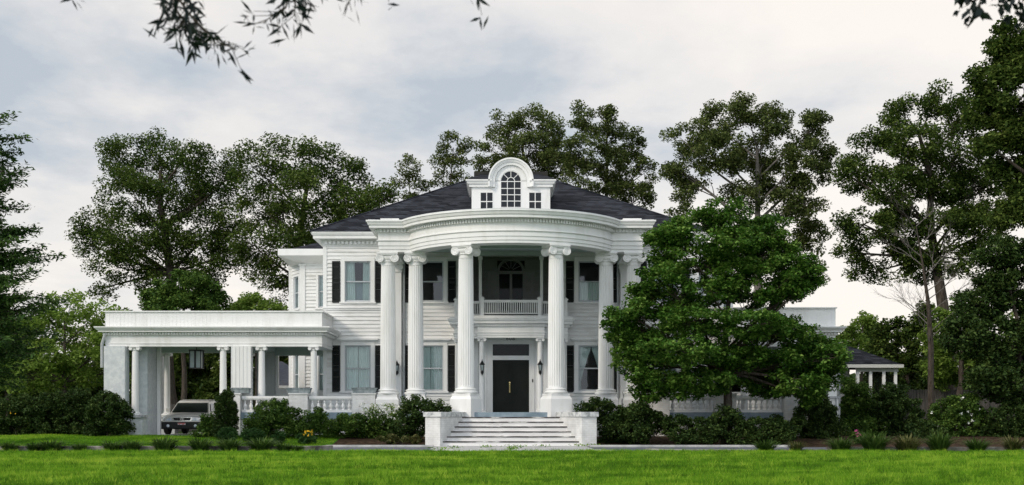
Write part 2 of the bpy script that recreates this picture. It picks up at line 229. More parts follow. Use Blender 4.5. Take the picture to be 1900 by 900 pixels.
# ------------------------------------------------------------------ object helpers
ORIG = {}
def P(px, py, Y): return Vector(((px - CX) * Y / F, Y, EYE + (HZ - py) * Y / F))
def ground_z(x, y):
    s = min(1, max(0, (y - 41.5) / 4.0)); s = s * s * (3 - 2 * s)
    return 0.28 * s
def thing(name, label, cat, loc=(0, 0, 0), group=None):
    o = bpy.data.objects.new(name, None); col.objects.link(o); o.location = loc; o.empty_display_size = 0.3
    o['label'] = label; o['category'] = cat
    if group: o['group'] = group
    ORIG[o.name] = Vector(loc)
    return o
def tag(o, label, cat, group=None):
    o['label'] = label; o['category'] = cat
    if group: o['group'] = group
    return o
class MB:
    def __init__(s, T=None): s.v = []; s.f = []; s.T = T
    def add(s, vs, fs, T=None):
        T = T or s.T; n = len(s.v)
        s.v += [tuple(T(*p)) for p in vs] if T else [tuple(p) for p in vs]
        s.f += [tuple(i + n for i in f) for f in fs]
    def box(s, x0, x1, y0, y1, z0, z1, T=None):
        if x0 > x1: x0, x1 = x1, x0
        if y0 > y1: y0, y1 = y1, y0
        if z0 > z1: z0, z1 = z1, z0
        s.add([(x0, y0, z0), (x1, y0, z0), (x1, y1, z0), (x0, y1, z0), (x0, y0, z1), (x1, y0, z1), (x1, y1, z1), (x0, y1, z1)],
              [(0, 3, 2, 1), (4, 5, 6, 7), (0, 1, 5, 4), (1, 2, 6, 5), (2, 3, 7, 6), (3, 0, 4, 7)], T)
    def frustum(s, x, y, z0, z1, a0, b0, a1, b1, T=None):
        s.add([(x - a0, y - b0, z0), (x + a0, y - b0, z0), (x + a0, y + b0, z0), (x - a0, y + b0, z0), (x - a1, y - b1, z1), (x + a1, y - b1, z1), (x + a1, y + b1, z1), (x - a1, y + b1, z1)],
              [(0, 3, 2, 1), (4, 5, 6, 7), (0, 1, 5, 4), (1, 2, 6, 5), (2, 3, 7, 6), (3, 0, 4, 7)], T)
    def prism(s, pts, z0, z1, T=None):
        n = len(pts)
        s.add([(p[0], p[1], z0) for p in pts] + [(p[0], p[1], z1) for p in pts],
              [tuple(range(n))[::-1], tuple(range(n, 2 * n))] + [(i, (i + 1) % n, n + (i + 1) % n, n + i) for i in range(n)], T)
    def lathe(s, prof, c=(0, 0, 0), n=16, rfun=None, T=None, caps=True):
        vs = []; fs = []
        for k, (r, z) in enumerate(prof):
            for i in range(n):
                a = 2 * PI * i / n; rr = rfun(r, a, z) if rfun else r
                vs.append((c[0] + rr * math.cos(a), c[1] + rr * math.sin(a), c[2] + z))
        for k in range(len(prof) - 1):
            for i in range(n):
                j = (i + 1) % n; fs.append((k * n + i, k * n + j, (k + 1) * n + j, (k + 1) * n + i))
        if caps: fs.append(tuple(range(n))[::-1]); fs.append(tuple(range((len(prof) - 1) * n, len(prof) * n)))
        s.add(vs, fs, T)
    def tube(s, pts, rad, n=6, T=None):
        pts = [Vector(p) for p in pts]; m = len(pts)
        if not hasattr(rad, '__len__'): rad = [rad] * m
        vs = []; fs = []; up = None
        for k in range(m):
            d = (pts[min(k + 1, m - 1)] - pts[max(k - 1, 0)]).normalized()
            if up is None or abs(up.dot(d)) > 0.95: up = Vector((0, 0, 1)) if abs(d.z) < 0.9 else Vector((1, 0, 0))
            a = d.cross(up).normalized(); b = a.cross(d).normalized(); up = b
            for i in range(n):
                t = 2 * PI * i / n; p = pts[k] + (a * math.cos(t) + b * math.sin(t)) * rad[k]; vs.append((p.x, p.y, p.z))
        for k in range(m - 1):
            for i in range(n):
                j = (i + 1) % n; fs.append((k * n + i, k * n + j, (k + 1) * n + j, (k + 1) * n + i))
        fs.append(tuple(range(n))[::-1]); fs.append(tuple(range((m - 1) * n, m * n)))
        s.add(vs, fs, T)
    def sweep(s, path, prof, closed_path=False):
        """sweep a closed profile of (offset outward, z) along a plan path, mitred; outward is to the right of travel"""
        n = len(path); m = len(prof); vs = []; fs = []
        for k in range(n):
            p = Vector(path[k][:2]).to_2d()
            d0 = (Vector(path[k]) - Vector(path[k - 1])).to_2d().normalized() if (k > 0 or closed_path) else None
            d1 = (Vector(path[(k + 1) % n]) - Vector(path[k])).to_2d().normalized() if (k < n - 1 or closed_path) else None
            d0 = d0 or d1; d1 = d1 or d0
            a = Vector((d0.y, -d0.x)); b = Vector((d1.y, -d1.x)); mi = (a + b) / (1 + a.dot(b))
            for o_, z in prof: q = p + mi * o_; vs.append((q.x, q.y, z))
        for k in range(n if closed_path else n - 1):
            k2 = (k + 1) % n
            for i in range(m): j = (i + 1) % m; fs.append((k * m + i, k2 * m + i, k2 * m + j, k * m + j))
        if not closed_path: fs.append(tuple(range(m))); fs.append(tuple(range((n - 1) * m, n * m))[::-1])
        s.add(vs, fs)
    def dentils(s, path, o0, o1, z0, z1, pitch, w):
        for k in range(len(path) - 1):
            p, q = Vector(path[k]).to_2d(), Vector(path[k + 1]).to_2d(); d = q - p; ln = d.length; d.normalize(); nn = Vector((d.y, -d.x))
            cnt = max(1, round(ln / pitch)); st = ln / cnt
            for i in range(cnt):
                c = p + d * (st * (i + 0.5)); h = w / 2 * st / pitch
                pts = [c - d * h + nn * o0, c + d * h + nn * o0, c + d * h + nn * o1, c - d * h + nn * o1]
                s.prism([(x.x, x.y) for x in pts][::-1], z0, z1)
    def build(s, name, mat, parent=None, smooth=None):
        me = bpy.data.meshes.new(name)
        og = ORIG[parent.name] if parent is not None and parent.name in ORIG else Vector((0, 0, 0))
        me.from_pydata([(a - og.x, b - og.y, c - og.z) for a, b, c in s.v], [], s.f)
        me.materials.append(mat if not isinstance(mat, str) else M[mat])
        o = bpy.data.objects.new(name, me); col.objects.link(o)
        if parent is not None: o.parent = parent; ORIG[o.name] = og
        if smooth is not None:
            me.shade_smooth(); me.set_sharp_from_angle(angle=R(smooth))
        me.update()
        return o
def plane_frame(o, u):
    """local frame on a wall: (along, outward, height) -> world"""
    o = Vector((o[0], o[1], 0)); u = Vector((u[0], u[1], 0)).normalized(); n = Vector((u.y, -u.x, 0))
    return lambda a, b, z: o + u * a + n * b + Vector((0, 0, z))
# ------------------------------------------------------------------ ground
def sheet(name, xs, ys, mat, lift=0.0, zf=ground_z, kind='structure'):
    nx, ny = len(xs), len(ys)
    me = bpy.data.meshes.new(name)
    me.from_pydata([(x, y, zf(x, y) + lift) for y in ys for x in xs], [], [(j * nx + i, j * nx + i + 1, (j + 1) * nx + i + 1, (j + 1) * nx + i) for j in range(ny - 1) for i in range(nx - 1)])
    me.materials.append(M[mat]); o = bpy.data.objects.new(name, me); col.objects.link(o); o['kind'] = kind
    return o
lin = lambda a, b, n: [a + (b - a) * i / n for i in range(n + 1)]
sheet('ground', [-1500, -300, -90] + lin(-60, 60, 24) + [90, 300, 1500], [-60, 0, 20, 36] + lin(41, 46.5, 22) + [52, 60, 80, 120, 300, 1500], 'ground', -0.02)
sheet('lawn', [-60, -30, 0, 30, 60], [-40, 0, 20, 35.75], 'soil_grass', 0.0)
sheet('lawn_strip', lin(-45, -6.3, 20), lin(40.4, 48.5, 24), 'soil_grass', 0.0)
sheet('driveway', [-45, -20, 0, 20, 45], [35.75, 38, 40.3], 'asphalt', 0.0)
sheet('carport_floor', [-14.2, -11.2], [46.5, 49, 56], 'concrete', 0.006)
sheet('planting_bed', lin(-6.3, -2.4, 6), lin(40.4, 46.0, 22), 'mulch', 0.0)
sheet('planting_bed', lin(2.4, 45, 30), lin(40.4, 46.5, 22), 'mulch', 0.0)
# concrete apron in front of the steps, with ragged outer corners
mb = MB(); mb.prism([(-2.35, 36.0), (-2.1, 35.72), (3.6, 35.72), (3.4, 36.3), (2.6, 37.6), (2.55, 41.7), (-2.6, 41.7), (-2.55, 38.0)], -0.05, 0.010)
o = mb.build('pavement', 'concrete'); o['kind'] = 'structure'
def kerb(pts, w, h, mat='kerb'):
    mb = MB(); n = len(pts)
    mb.sweep(pts, [(-w / 2, -0.05), (w / 2, -0.05), (w / 2, h - 0.015), (w / 2 - 0.015, h), (-w / 2, h)])
    o = mb.build('kerb', mat); o['kind'] = 'structure'; return o
kerb([(-45, 36.35), (-25, 36.35), (-6.6, 36.35), (-6.0, 36.55), (-5.7, 36.9), (-5.65, 37.4)], 0.22, 0.14)
kerb([(-6.2, 40.4), (-2.6, 40.4)], 0.25, 0.07, 'concrete')
kerb([(2.65, 40.4), (9.5, 40.4)], 0.25, 0.07, 'concrete')
kerb([(4.2, 36.9), (4.7, 36.2), (5.6, 36.0), (9.5, 36.0)], 0.18, 0.05)
kerb([(9.5, 36.1), (20, 36.1), (45, 36.1)], 0.22, 0.12)

# ------------------------------------------------------------------ the mansion
YW = 49.1; XW = 7.62; PITCH = 0.155
house = thing('mansion', 'large white clapboard mansion with a bowed columned portico, grey hip roof and low side wings', 'house', (0, 52, 0))
def siding(mb, p0, p1, z0, z1, holes=(), pitch=PITCH):
    d = (Vector(p1) - Vector(p0)); ln = d.to_2d().length; T = plane_frame(p0, d)
    k = 0; z = z0
    while z < z1 - 1e-4:
        zt = min(z + pitch, z1)
        cuts = sorted({z, zt} | {q for h in holes for q in (h[2], h[3]) if z < q < zt})
        for a, b in zip(cuts[:-1], cuts[1:]):
            mid = (a + b) / 2; spans = [(0, ln)]
            for h in holes:
                if h[2] < mid < h[3]:
                    ns = []
                    for s, e_ in spans:
                        if h[0] > s: ns.append((s, min(e_, h[0])))
                        if h[1] < e_: ns.append((max(s, h[1]), e_))
                    spans = [q for q in ns if q[1] - q[0] > 0.005]
            bo = lambda q: 0.042 - 0.038 * (q - z) / pitch
            for s, e_ in spans:
                mb.add([T(s, bo(a), a), T(e_, bo(a), a), T(e_, bo(b), b), T(s, bo(b), b)], [(0, 1, 2, 3)])
                if a == z: mb.add([T(s, 0.004, a), T(e_, 0.004, a), T(e_, 0.042, a), T(s, 0.042, a)], [(0, 1, 2, 3)])
        z += pitch
def curtain_mesh(T, uc, hw, z0, z1, style, seed=0):
    rnd = random.Random(seed); mb = MB(); nz_ = 10
    def panel(ua, ub, gap=None, fold=0.075):
        n = max(8, int(abs(ub - ua) / 0.02)); ph = rnd.random() * 6; vs = []; fs = []
        for k in range(nz_ + 1):
            z = z0 + (z1 - z0) * k / nz_; t = k / nz_
            e_ = ub if gap is None else gap(t)
            for i in range(n + 1):
                s = i / n; u = ua + (e_ - ua) * s
                vs.append(tuple(T(u, -0.17 + 0.028 * math.sin(2 * PI * s * abs(ub - ua) / fold + ph + 0.6 * math.sin(s * 7 + ph)) + 0.012 * math.sin(5 * s + 3 * t), z)))
        for k in range(nz_):
            for i in range(n): a = k * (n + 1) + i; fs.append((a, a + 1, a + n + 2, a + n + 1))
        mb.add(vs, fs)
    if style == 'closed': panel(uc - hw, uc - 0.01); panel(uc + 0.01, uc + hw)
    elif style == 'parted': panel(uc - hw, uc - 0.10, lambda t: uc - 0.10 - 0.05 * t); panel(uc + hw, uc + 0.17, lambda t: uc + 0.17 + 0.03 * t)
    elif style == 'tied':
        g = lambda t: 0.42 * min(1, max(0, (0.92 - t) / 0.75)) ** 0.8 + 0.015
        panel(uc - hw, uc, lambda t: uc - min(hw - 0.12, g(t)), 0.06); panel(uc + hw, uc, lambda t: uc + min(hw - 0.12, g(t)), 0.06)
    elif style == 'half': panel(uc - hw, uc + hw, None, 0.12)
    return mb
HOLES = []
def window(T, uc, hw, z0, z1, style=None, cas=0.16, hood=False, meet=True, muntins=None, seed=0, sash_mat='sash', cmat='curtain'):
    mb = MB(T); c = cas
    mb.box(uc - hw - c, uc - hw, -0.10, 0.055, z0, z1 + c); mb.box(uc + hw, uc + hw + c, -0.10, 0.055, z0, z1 + c)
    mb.box(uc - hw - 0.0005, uc + hw + 0.0005, -0.10, 0.052, z1, z1 + c - 0.002)
    if hood:
        mb.box(uc - hw - c - 0.08, uc + hw + c + 0.08, -0.02, 0.10, z1 + c + 0.002, z1 + c + 0.06); mb.box(uc - hw - c - 0.15, uc + hw + c + 0.15, -0.02, 0.17, z1 + c + 0.06, z1 + c + 0.13)
    w = mb.build('window', 'white', house)
    mb = MB(T); mb.box(uc - hw - c - 0.05, uc + hw + c + 0.05, -0.10, 0.10, z0 - 0.07, z0 - 0.001); mb.build('sill', 'white', w)
    mb = MB(T); s = 0.05; zm = (z0 + z1) / 2
    mb.box(uc - hw, uc - hw + s, -0.09, -0.015, z0, z1); mb.box(uc + hw - s, uc + hw, -0.09, -0.015, z0, z1)
    mb.box(uc - hw + s, uc + hw - s, -0.088, -0.017, z0, z0 + 0.07); mb.box(uc - hw + s, uc + hw - s, -0.088, -0.017, z1 - s, z1)
    if meet: mb.box(uc - hw + s, uc + hw - s, -0.086, -0.010, zm - 0.025, zm + 0.025)
    mb.build('sash', sash_mat, w)
    if muntins:
        mb = MB(T); nu, zs = muntins
        for i in range(1, nu): u = uc - hw + 2 * hw * i / nu; mb.box(u - 0.014, u + 0.014, -0.075, -0.02, z0, z1)
        for z in zs: mb.box(uc - hw, uc + hw, -0.073, -0.022, z - 0.014, z + 0.014)
        mb.build('muntin', 'white', w)
    mb = MB(T); mb.add([(uc - hw + 0.01, -0.055, z0 + 0.01), (uc + hw - 0.01, -0.055, z0 + 0.01), (uc + hw - 0.01, -0.055, z1 - 0.01), (uc - hw + 0.01, -0.055, z1 - 0.01)], [(0, 1, 2, 3)])
    mb.build('pane', 'glass', w)
    if style == 'half': curtain_mesh(T, uc, hw, z0 + 0.05, z0 + (z1 - z0) * 0.52, 'half', seed).build('curtain', cmat, w, 60)
    elif style: curtain_mesh(T, uc, hw, z0 + 0.02, z1 - 0.02, style, seed).build('curtain', cmat, w, 60)
    if style == 'parted':
        mb = MB(T); mb.box(uc - 0.2, uc + 0.25, -0.27, -0.26, z0, zm + 0.05); mb.build('blind', 'shade_blind', w)
    return w
def shutter(T, u0, u1, z0, z1):
    mb = MB(T); f = 0.05
    mb.box(u0, u0 + f, 0.035, 0.075, z0, z1); mb.box(u1 - f, u1, 0.035, 0.075, z0, z1)
    zm = z0 + (z1 - z0) * 0.48
    for a, b in ((z0, z0 + 0.09), (zm - 0.04, zm + 0.04), (z1 - 0.07, z1)): mb.box(u0 + f, u1 - f, 0.037, 0.072, a, b)
    z = z0 + 0.11
    while z < z1 - 0.1:
        if not (zm - 0.07 < z < zm + 0.04): mb.add([(u0 + f, 0.066, z), (u1 - f, 0.066, z), (u1 - f, 0.042, z + 0.04), (u0 + f, 0.042, z + 0.04)], [(0, 1, 2, 3)])
        z += 0.042
    mb.add([(u0 + f, 0.038, z0), (u1 - f, 0.038, z0), (u1 - f, 0.038, z1), (u0 + f, 0.038, z1)], [(0, 1, 2, 3)])
    mb.build('shutter', 'shutter', house)
TF = plane_frame((-XW, YW), (1, 0)); U = lambda x: x + XW
WX_OUT, WX_IN, HW = 6.255, 3.285, 0.53
Z1F, Z2F = (2.05, 3.92), (5.70, 7.36)
for sx in (-1, 1):
    for wx in (WX_OUT, WX_IN):
        for (a, b) in (Z1F, Z2F): HOLES.append((U(sx * wx) - HW - 0.1, U(sx * wx) + HW + 0.1, a - 0.05, b + 0.1))
HOLES += [(U(-0.95), U(0.95), 0.0, 4.05), (U(-1.55), U(1.55), 5.02, 7.56)]
mb = MB(); siding(mb, (-XW, YW), (XW, YW), 0.30, 8.10, HOLES); mb.build('front_wall', 'siding', house)
mb = MB(); siding(mb, (-XW, 62.0), (-XW, YW), 0.30, 8.10); siding(mb, (XW, YW), (XW, 62.0), 0.30, 8.10); siding(mb, (XW, 62), (-XW, 62), 0.3, 8.1); mb.build('side_wall', 'siding', house)
# corner boards, band under the upper windows, water table
for sx in (-1, 1):
    mb = MB(); mb.box(sx * (XW - 0.10), sx * (XW + 0.05), YW - 0.05, YW + 0.10, 0.3, 8.1); mb.build('corner_board', 'white', house)
    mb = MB(); mb.box(sx * (XW + 0.07), sx * 5.03, YW - 0.11, YW, 5.43, 5.50); mb.box(sx * (XW + 0.05), sx * 5.03, YW - 0.07, YW, 5.36, 5.432); mb.build('sill_band', 'white', house)
# dark rooms behind the glass
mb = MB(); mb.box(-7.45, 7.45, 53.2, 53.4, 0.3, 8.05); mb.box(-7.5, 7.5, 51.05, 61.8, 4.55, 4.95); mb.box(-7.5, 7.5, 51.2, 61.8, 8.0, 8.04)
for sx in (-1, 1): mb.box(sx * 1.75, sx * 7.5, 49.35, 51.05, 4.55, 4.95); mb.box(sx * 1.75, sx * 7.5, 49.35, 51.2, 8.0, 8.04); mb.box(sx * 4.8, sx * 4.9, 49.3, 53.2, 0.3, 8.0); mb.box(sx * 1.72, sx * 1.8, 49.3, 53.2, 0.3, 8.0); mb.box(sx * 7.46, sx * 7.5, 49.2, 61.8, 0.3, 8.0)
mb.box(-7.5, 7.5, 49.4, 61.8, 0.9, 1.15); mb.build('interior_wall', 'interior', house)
for sx in (-1, 1):
    for wx in (WX_OUT, WX_IN):
        for fl, (a, b) in enumerate((Z1F, Z2F)):
            st = {(-1, WX_OUT, 0): 'closed', (-1, WX_OUT, 1): 'parted', (-1, WX_IN, 0): 'closed', (-1, WX_IN, 1): None, (1, WX_IN, 0): 'tied', (1, WX_IN, 1): 'half', (1, WX_OUT, 0): 'closed', (1, WX_OUT, 1): 'closed'}[(sx, wx, fl)]
            window(TF, U(sx * wx), HW, a, b, st, hood=(fl == 0), seed=int(wx * 10 + fl + sx))
            for s2 in (-1, 1):
                u0 = U(sx * wx) + s2 * 0.715; u1 = U(sx * wx) + s2 * 1.045
                shutter(TF, min(u0, u1), max(u0, u1), a - 0.03, b + 0.0)
# main cornice with dentils, and the hip roof
cpath = [(-XW, 62.0), (-XW, YW), (XW, YW), (XW, 62.0)]
mb = MB(); mb.sweep(cpath, [(-0.1, 7.98), (0.06, 7.98), (0.06, 8.20), (0.14, 8.20), (0.14, 8.235), (0.40, 8.235), (0.40, 8.36), (0.44, 8.375), (0.48, 8.46), (0.48, 8.50), (-0.1, 8.50)]); cn = mb.build('cornice', 'white', house)
mb = MB(); mb.dentils(cpath[:3], 0.06, 0.15, 8.045, 8.185, 0.17, 0.10); mb.dentils(cpath[2:], 0.06, 0.15, 8.045, 8.185, 0.17, 0.10); mb.build('dentils', 'white', cn)
ex, ey0, ey1, ez, rz, rx_, ry = XW + 0.50, YW - 0.50, 62.5, 8.505, 12.02, 1.52, 55.25
mb = MB(); mb.add([(-ex, ey0, ez), (ex, ey0, ez), (ex, ey1, ez), (-ex, ey1, ez), (-rx_, ry, rz), (rx_, ry, rz)], [(0, 1, 5, 4), (1, 2, 5), (2, 3, 4, 5), (3, 0, 4), (3, 2, 1, 0)]); mb.build('roof', 'shingle', house)
mb = MB(); mb.tube([(-rx_, ry, rz), (rx_, ry, rz)], 0.06, 6); 
for sx in (-1, 1): mb.tube([(sx * ex, ey0, ez + 0.01), (sx * rx_, ry, rz)], 0.045, 6)
mb.build('ridge_cap', 'shingle', house)

# ------------------------------------------------------------------ portico
YP, BX, XE = 45.67, 3.81, 4.99; SG = 2.5; RB = (BX * BX + SG * SG) / (2 * SG); YC = YP - SG + RB
a0 = math.asin(BX / RB)
def bow(r, n=40, a=None):
    a = a or a0; return [(r * math.sin(-a + 2 * a * i / n), YC - r * math.cos(-a + 2 * a * i / n)) for i in range(n + 1)]
ppath = [(-XE, YW - 0.02), (-XE, YP)] + bow(RB, 44) + [(XE, YP), (XE, YW - 0.02)]
mb = MB(); mb.sweep(ppath, [(-0.62, 7.27), (0, 7.27), (0, 7.365), (0.03, 7.375), (0.03, 7.50), (0.06, 7.51), (0.06, 7.66), (0.11, 7.69), (0.11, 7.72), (0.05, 7.73), (0.05, 7.99), (0.09, 8.0), (0.09, 8.13), (0.36, 8.14), (0.36, 8.235), (0.40, 8.25), (0.44, 8.35), (0.47, 8.36), (0.47, 8.42), (-0.62, 8.42)]); en = mb.build('entablature', 'white', house, 30)
mb = MB()
mb.dentils(ppath[:2], 0.09, 0.18, 8.005, 8.12, 0.125, 0.062)
k0 = 2; arcp = ppath[1:3]; mb.dentils(ppath[1:3], 0.09, 0.18, 8.005, 8.12, 0.125, 0.062); mb.dentils(ppath[2:47], 0.09, 0.18, 8.005, 8.12, 0.125, 0.062); mb.dentils(ppath[46:48], 0.09, 0.18, 8.005, 8.12, 0.125, 0.062); mb.dentils(ppath[47:], 0.09, 0.18, 8.005, 8.12, 0.125, 0.062)
mb.build('dentils', 'white', en)
inner = [(-XE + 0.5, YW - 0.03), (-XE + 0.5, YP + 0.5)] + bow(RB - 0.5, 30) + [(XE - 0.5, YP + 0.5), (XE - 0.5, YW - 0.03)]
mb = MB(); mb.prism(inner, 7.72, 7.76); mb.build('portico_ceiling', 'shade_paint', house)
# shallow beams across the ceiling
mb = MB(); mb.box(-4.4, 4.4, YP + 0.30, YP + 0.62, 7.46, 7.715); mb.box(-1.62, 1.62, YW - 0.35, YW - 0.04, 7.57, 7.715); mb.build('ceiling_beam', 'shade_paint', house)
mb = MB(); mb.prism([(-XE - 0.4, YW - 0.05), (-XE - 0.4, YP - 0.4)] + bow(RB + 0.4, 40) + [(XE + 0.4, YP - 0.4), (XE + 0.4, YW - 0.05)], 8.425, 8.45); mb.build('portico_roof', 'grey_paint', house)
mb = MB()
for sx in (-1, 1): mb.box(sx * 4.95, sx * 4.25, 45.55, 45.95, 8.452, 8.53)
mb.build('roof_flashing', 'white', house)

def column(x, y, ang):
    ca, sa = math.cos(ang), math.sin(ang)
    T = lambda u, v, z: Vector((x + u * ca - v * sa, y + u * sa + v * ca, z))
    nfl = 22
    def flute(r, a, z):
        if z < 2.12 or z > 6.78: return r
        t = (a * nfl / (2 * PI)) % 1.0
        return r - 0.0 if (t < 0.12 or t > 0.88) else r - 0.030 * math.sin(PI * (t - 0.12) / 0.76)
    prof = []
    for k in range(15):
        t = k / 14; z = 2.06 + (6.92 - 2.06) * t; prof.append((0.302 - 0.040 * t ** 1.6, z))
    prof = [prof[0], (0.302, 2.119), (0.302, 2.121)] + prof[1:-1] + [(0.264, 6.779), (0.264, 6.781), (0.262, 6.92)]
    mb = MB(T); mb.lathe(prof, n=nfl * 8, rfun=flute); cl = mb.build('column', 'white', house, 40)
    mb = MB(T)
    pr = [(0.40, 1.86), (0.43, 1.88), (0.44, 1.91), (0.43, 1.94), (0.385, 1.955), (0.36, 1.975), (0.365, 1.99), (0.385, 2.0), (0.392, 2.025), (0.38, 2.045), (0.33, 2.055), (0.305, 2.075)]
    mb.lathe(pr, n=40); mb.build('base', 'white', cl, 50)
    mb = MB(T); mb.box(-0.43, 0.43, -0.43, 0.43, 0.80, 1.66); mb.frustum(0, 0, 1.66, 1.80, 0.43, 0.43, 0.36, 0.36); mb.box(-0.375, 0.375, -0.375, 0.375, 1.80, 1.862); mb.build('pedestal', 'white', cl)
    mb = MB(T)
    mb.lathe([(0.275, 6.90), (0.295, 6.915), (0.295, 6.94), (0.275, 6.95), (0.30, 6.99), (0.335, 7.05), (0.33, 7.09)], n=32)
    mb.box(-0.36, 0.36, -0.345, 0.345, 7.17, 7.205); mb.box(-0.40, 0.40, -0.38, 0.38, 7.205, 7.268); mb.box(-0.30, 0.30, -0.30, 0.30, 7.06, 7.172)
    for s in (-1, 1):
        pr = [(0.145, -0.33), (0.155, -0.325), (0.155, -0.27), (0.125, -0.2), (0.10, -0.05), (0.10, 0.05), (0.125, 0.2), (0.155, 0.27), (0.155, 0.325), (0.145, 0.33)]
        T2 = lambda a, b, c, s=s: T(s * 0.275 + a, c, 7.035 + b)
        mb.lathe(pr, n=20, T=T2)
        for f in (-1, 1):
            pts = []
            for i in range(34):
                t = i / 33; th = PI / 2 + s * -t * 2.3 * 2 * PI; r = 0.142 * (1 - t) ** 0.85 + 0.018
                pts.append(T(s * 0.275 + r * math.cos(th), f * 0.335, 7.035 + r * math.sin(th)))
            mb.tube(pts, [0.022 - 0.010 * i / 33 for i in range(34)], 5, T=lambda a, b, c: (a, b, c))
    for f in (-1, 1): mb.tube([T(-0.27, f * 0.335, 7.165), T(0.27, f * 0.335, 7.165)], 0.022, 5, T=lambda a, b, c: (a, b, c))
    mb.build('capital', 'white', cl, 45)
ri = RB - 0.33
for s in (-1, 1):
    x = s * 1.645; column(x, YC - math.sqrt(ri * ri - x * x), math.asin(x / ri))
    column(s * 3.64, 45.98, 0.0); column(s * 4.70, 46.0, 0.0)
# pilasters on the wall behind the outer columns, downspouts
for s in (-1, 1):
    mb = MB(); mb.box(s * 4.46, s * 5.02, YW - 0.20, YW + 0.01, 1.15, 7.02); mb.box(s * 4.40, s * 5.08, YW - 0.25, YW, 1.15, 1.75); pl = mb.build('pilaster', 'white', house)
    mb = MB(); mb.box(s * 4.42, s * 5.06, YW - 0.24, YW, 6.90, 6.96); mb.box(s * 4.36, s * 5.12, YW - 0.29, YW, 7.20, 7.27); mb.box(s * 4.44, s * 5.04, YW - 0.22, YW, 6.96, 7.20)
    for q in (-1, 1): mb.lathe([(0.11, -0.05), (0.11, 0.05)], n=14, T=lambda a, b, c, q=q: Vector((s * 4.74 + q * 0.26 + a, YW - 0.24 + c, 7.09 + b)))
    mb.build('capital', 'white', pl, 40)
    mb = MB(); mb.tube([(s * 4.36, YW - 0.09, 1.2), (s * 4.36, YW - 0.09, 7.7)], 0.04, 8); mb.build('downspout', 'grey_paint', house, 40)

# terrace deck under the portico and the wings
RD = 4.0
deck = [(-10.75, YW), (-10.75, 45.72), (-4.2, 45.72)] + bow(RD, 40, 0.98) + [(4.2, 45.72), (11.15, 45.72), (11.15, YW)]
mb = MB(); mb.prism(deck, 0.93, 1.18); mb.build('terrace_floor', 'blue_paint', house)
mb = MB(); mb.prism([(p[0] * 0.995, p[1] + 0.06) for p in deck], -0.1, 0.93); mb.build('foundation', 'brick', house)
# ------------------------------------------------------------------ dormer
YD = 49.55; TD = plane_frame((0, YD), (1, 0))
zt = 10.62; AR = 0.86; zc = 10.72; DW = 1.62
mb = MB()
def arch_pts(r, n=24): return [(r * math.cos(PI - PI * i / n), zc + r * math.sin(PI - PI * i / n)) for i in range(n + 1)]
# front wall of the dormer with its three openings, as strips
xs_ = [-DW, -1.30, -0.72, -0.44, 0.44, 0.72, 1.30, DW]; zb = 8.9
def slab(u0, u1, z0, z1): mb.box(u0, u1, -0.14, 0.0, z0, z1, T=TD)
ZS0, ZS1 = 9.28, 10.28
for u0, u1 in ((-DW, -1.28), (-0.72, -0.44), (0.44, 0.72), (1.28, DW)): slab(u0, u1, zb, zt)
for s in (-1, 1): slab(min(s * 0.72, s * 1.28), max(s * 0.72, s * 1.28), zb, ZS0); slab(min(s * 0.72, s * 1.28), max(s * 0.72, s * 1.28), ZS1, zt)
slab(-0.44, 0.44, zb, 9.2)
# arched head: ring between the window arch and the outer arch
ri_, ro_ = 0.44, 0.70; n = 24; vs = []; fs = []
for b_ in (0.0, -0.14):
    for r in (ri_, ro_):
        for (u, z) in arch_pts(r, n): vs.append(tuple(TD(u, b_, z - 0.0)))
k = n + 1
for i in range(n):
    fs += [(i, i + 1, k + i + 1, k + i), (2 * k + i, 3 * k + i, 3 * k + i + 1, 2 * k + i + 1), (i, 2 * k + i, 2 * k + i + 1, i + 1), (k + i, k + i + 1, 3 * k + i + 1, 3 * k + i)]
mb.add(vs, fs)
for s in (-1, 1): slab(min(s * 0.44, s * 0.72), max(s * 0.44, s * 0.72), zt, zc + 0.02)
# cheeks
for s in (-1, 1): mb.add([(s * DW, YD, zb), (s * DW, YD + 4.5, zb), (s * DW, YD + 4.5, zt), (s * DW, YD, zt)], [(0, 1, 2, 3)])
dm = mb.build('dormer', 'white', house)
# moulding: level cornice each side joined by an arch
prof = [(0.0, -0.16), (0.10, -0.15), (0.10, -0.05), (0.16, -0.03), (0.20, 0.07), (0.24, 0.08), (0.24, 0.13), (0.0, 0.13)]
path = [(-DW - 0.20, zt + 0.05, 'l'), (-0.80, zt + 0.05, 'l')]
mb = MB()
for s in (-1, 1):
    mb.sweep([(-DW, YD + 3.6), (-DW, YD), (-0.78, YD)] if s < 0 else [(0.78, YD), (DW, YD), (DW, YD + 3.6)], [(o_, zt + z) for o_, z in prof])
n = 28; vs = []; fs = []
rings = [(0.66, 0.02), (0.66, 0.10), (0.76, 0.10), (0.78, 0.16), (0.86, 0.20), (0.87, 0.24), (0.93, 0.24), (0.93, -0.3)]
for (r, b_) in rings:
    ap = arch_pts(r, n); ap = [(ap[0][0], zt - 0.155)] + ap + [(ap[-1][0], zt - 0.155)]
    for (u, z) in ap: vs.append(tuple(TD(u, b_, z - 0.001)))
k = n + 3
for j in range(len(rings) - 1):
    for i in range(n + 2): fs.append((j * k + i, j * k + i + 1, (j + 1) * k + i + 1, (j + 1) * k + i))
mb.add(vs, fs)
mb.build('moulding', 'white', dm, 35); k = n + 1
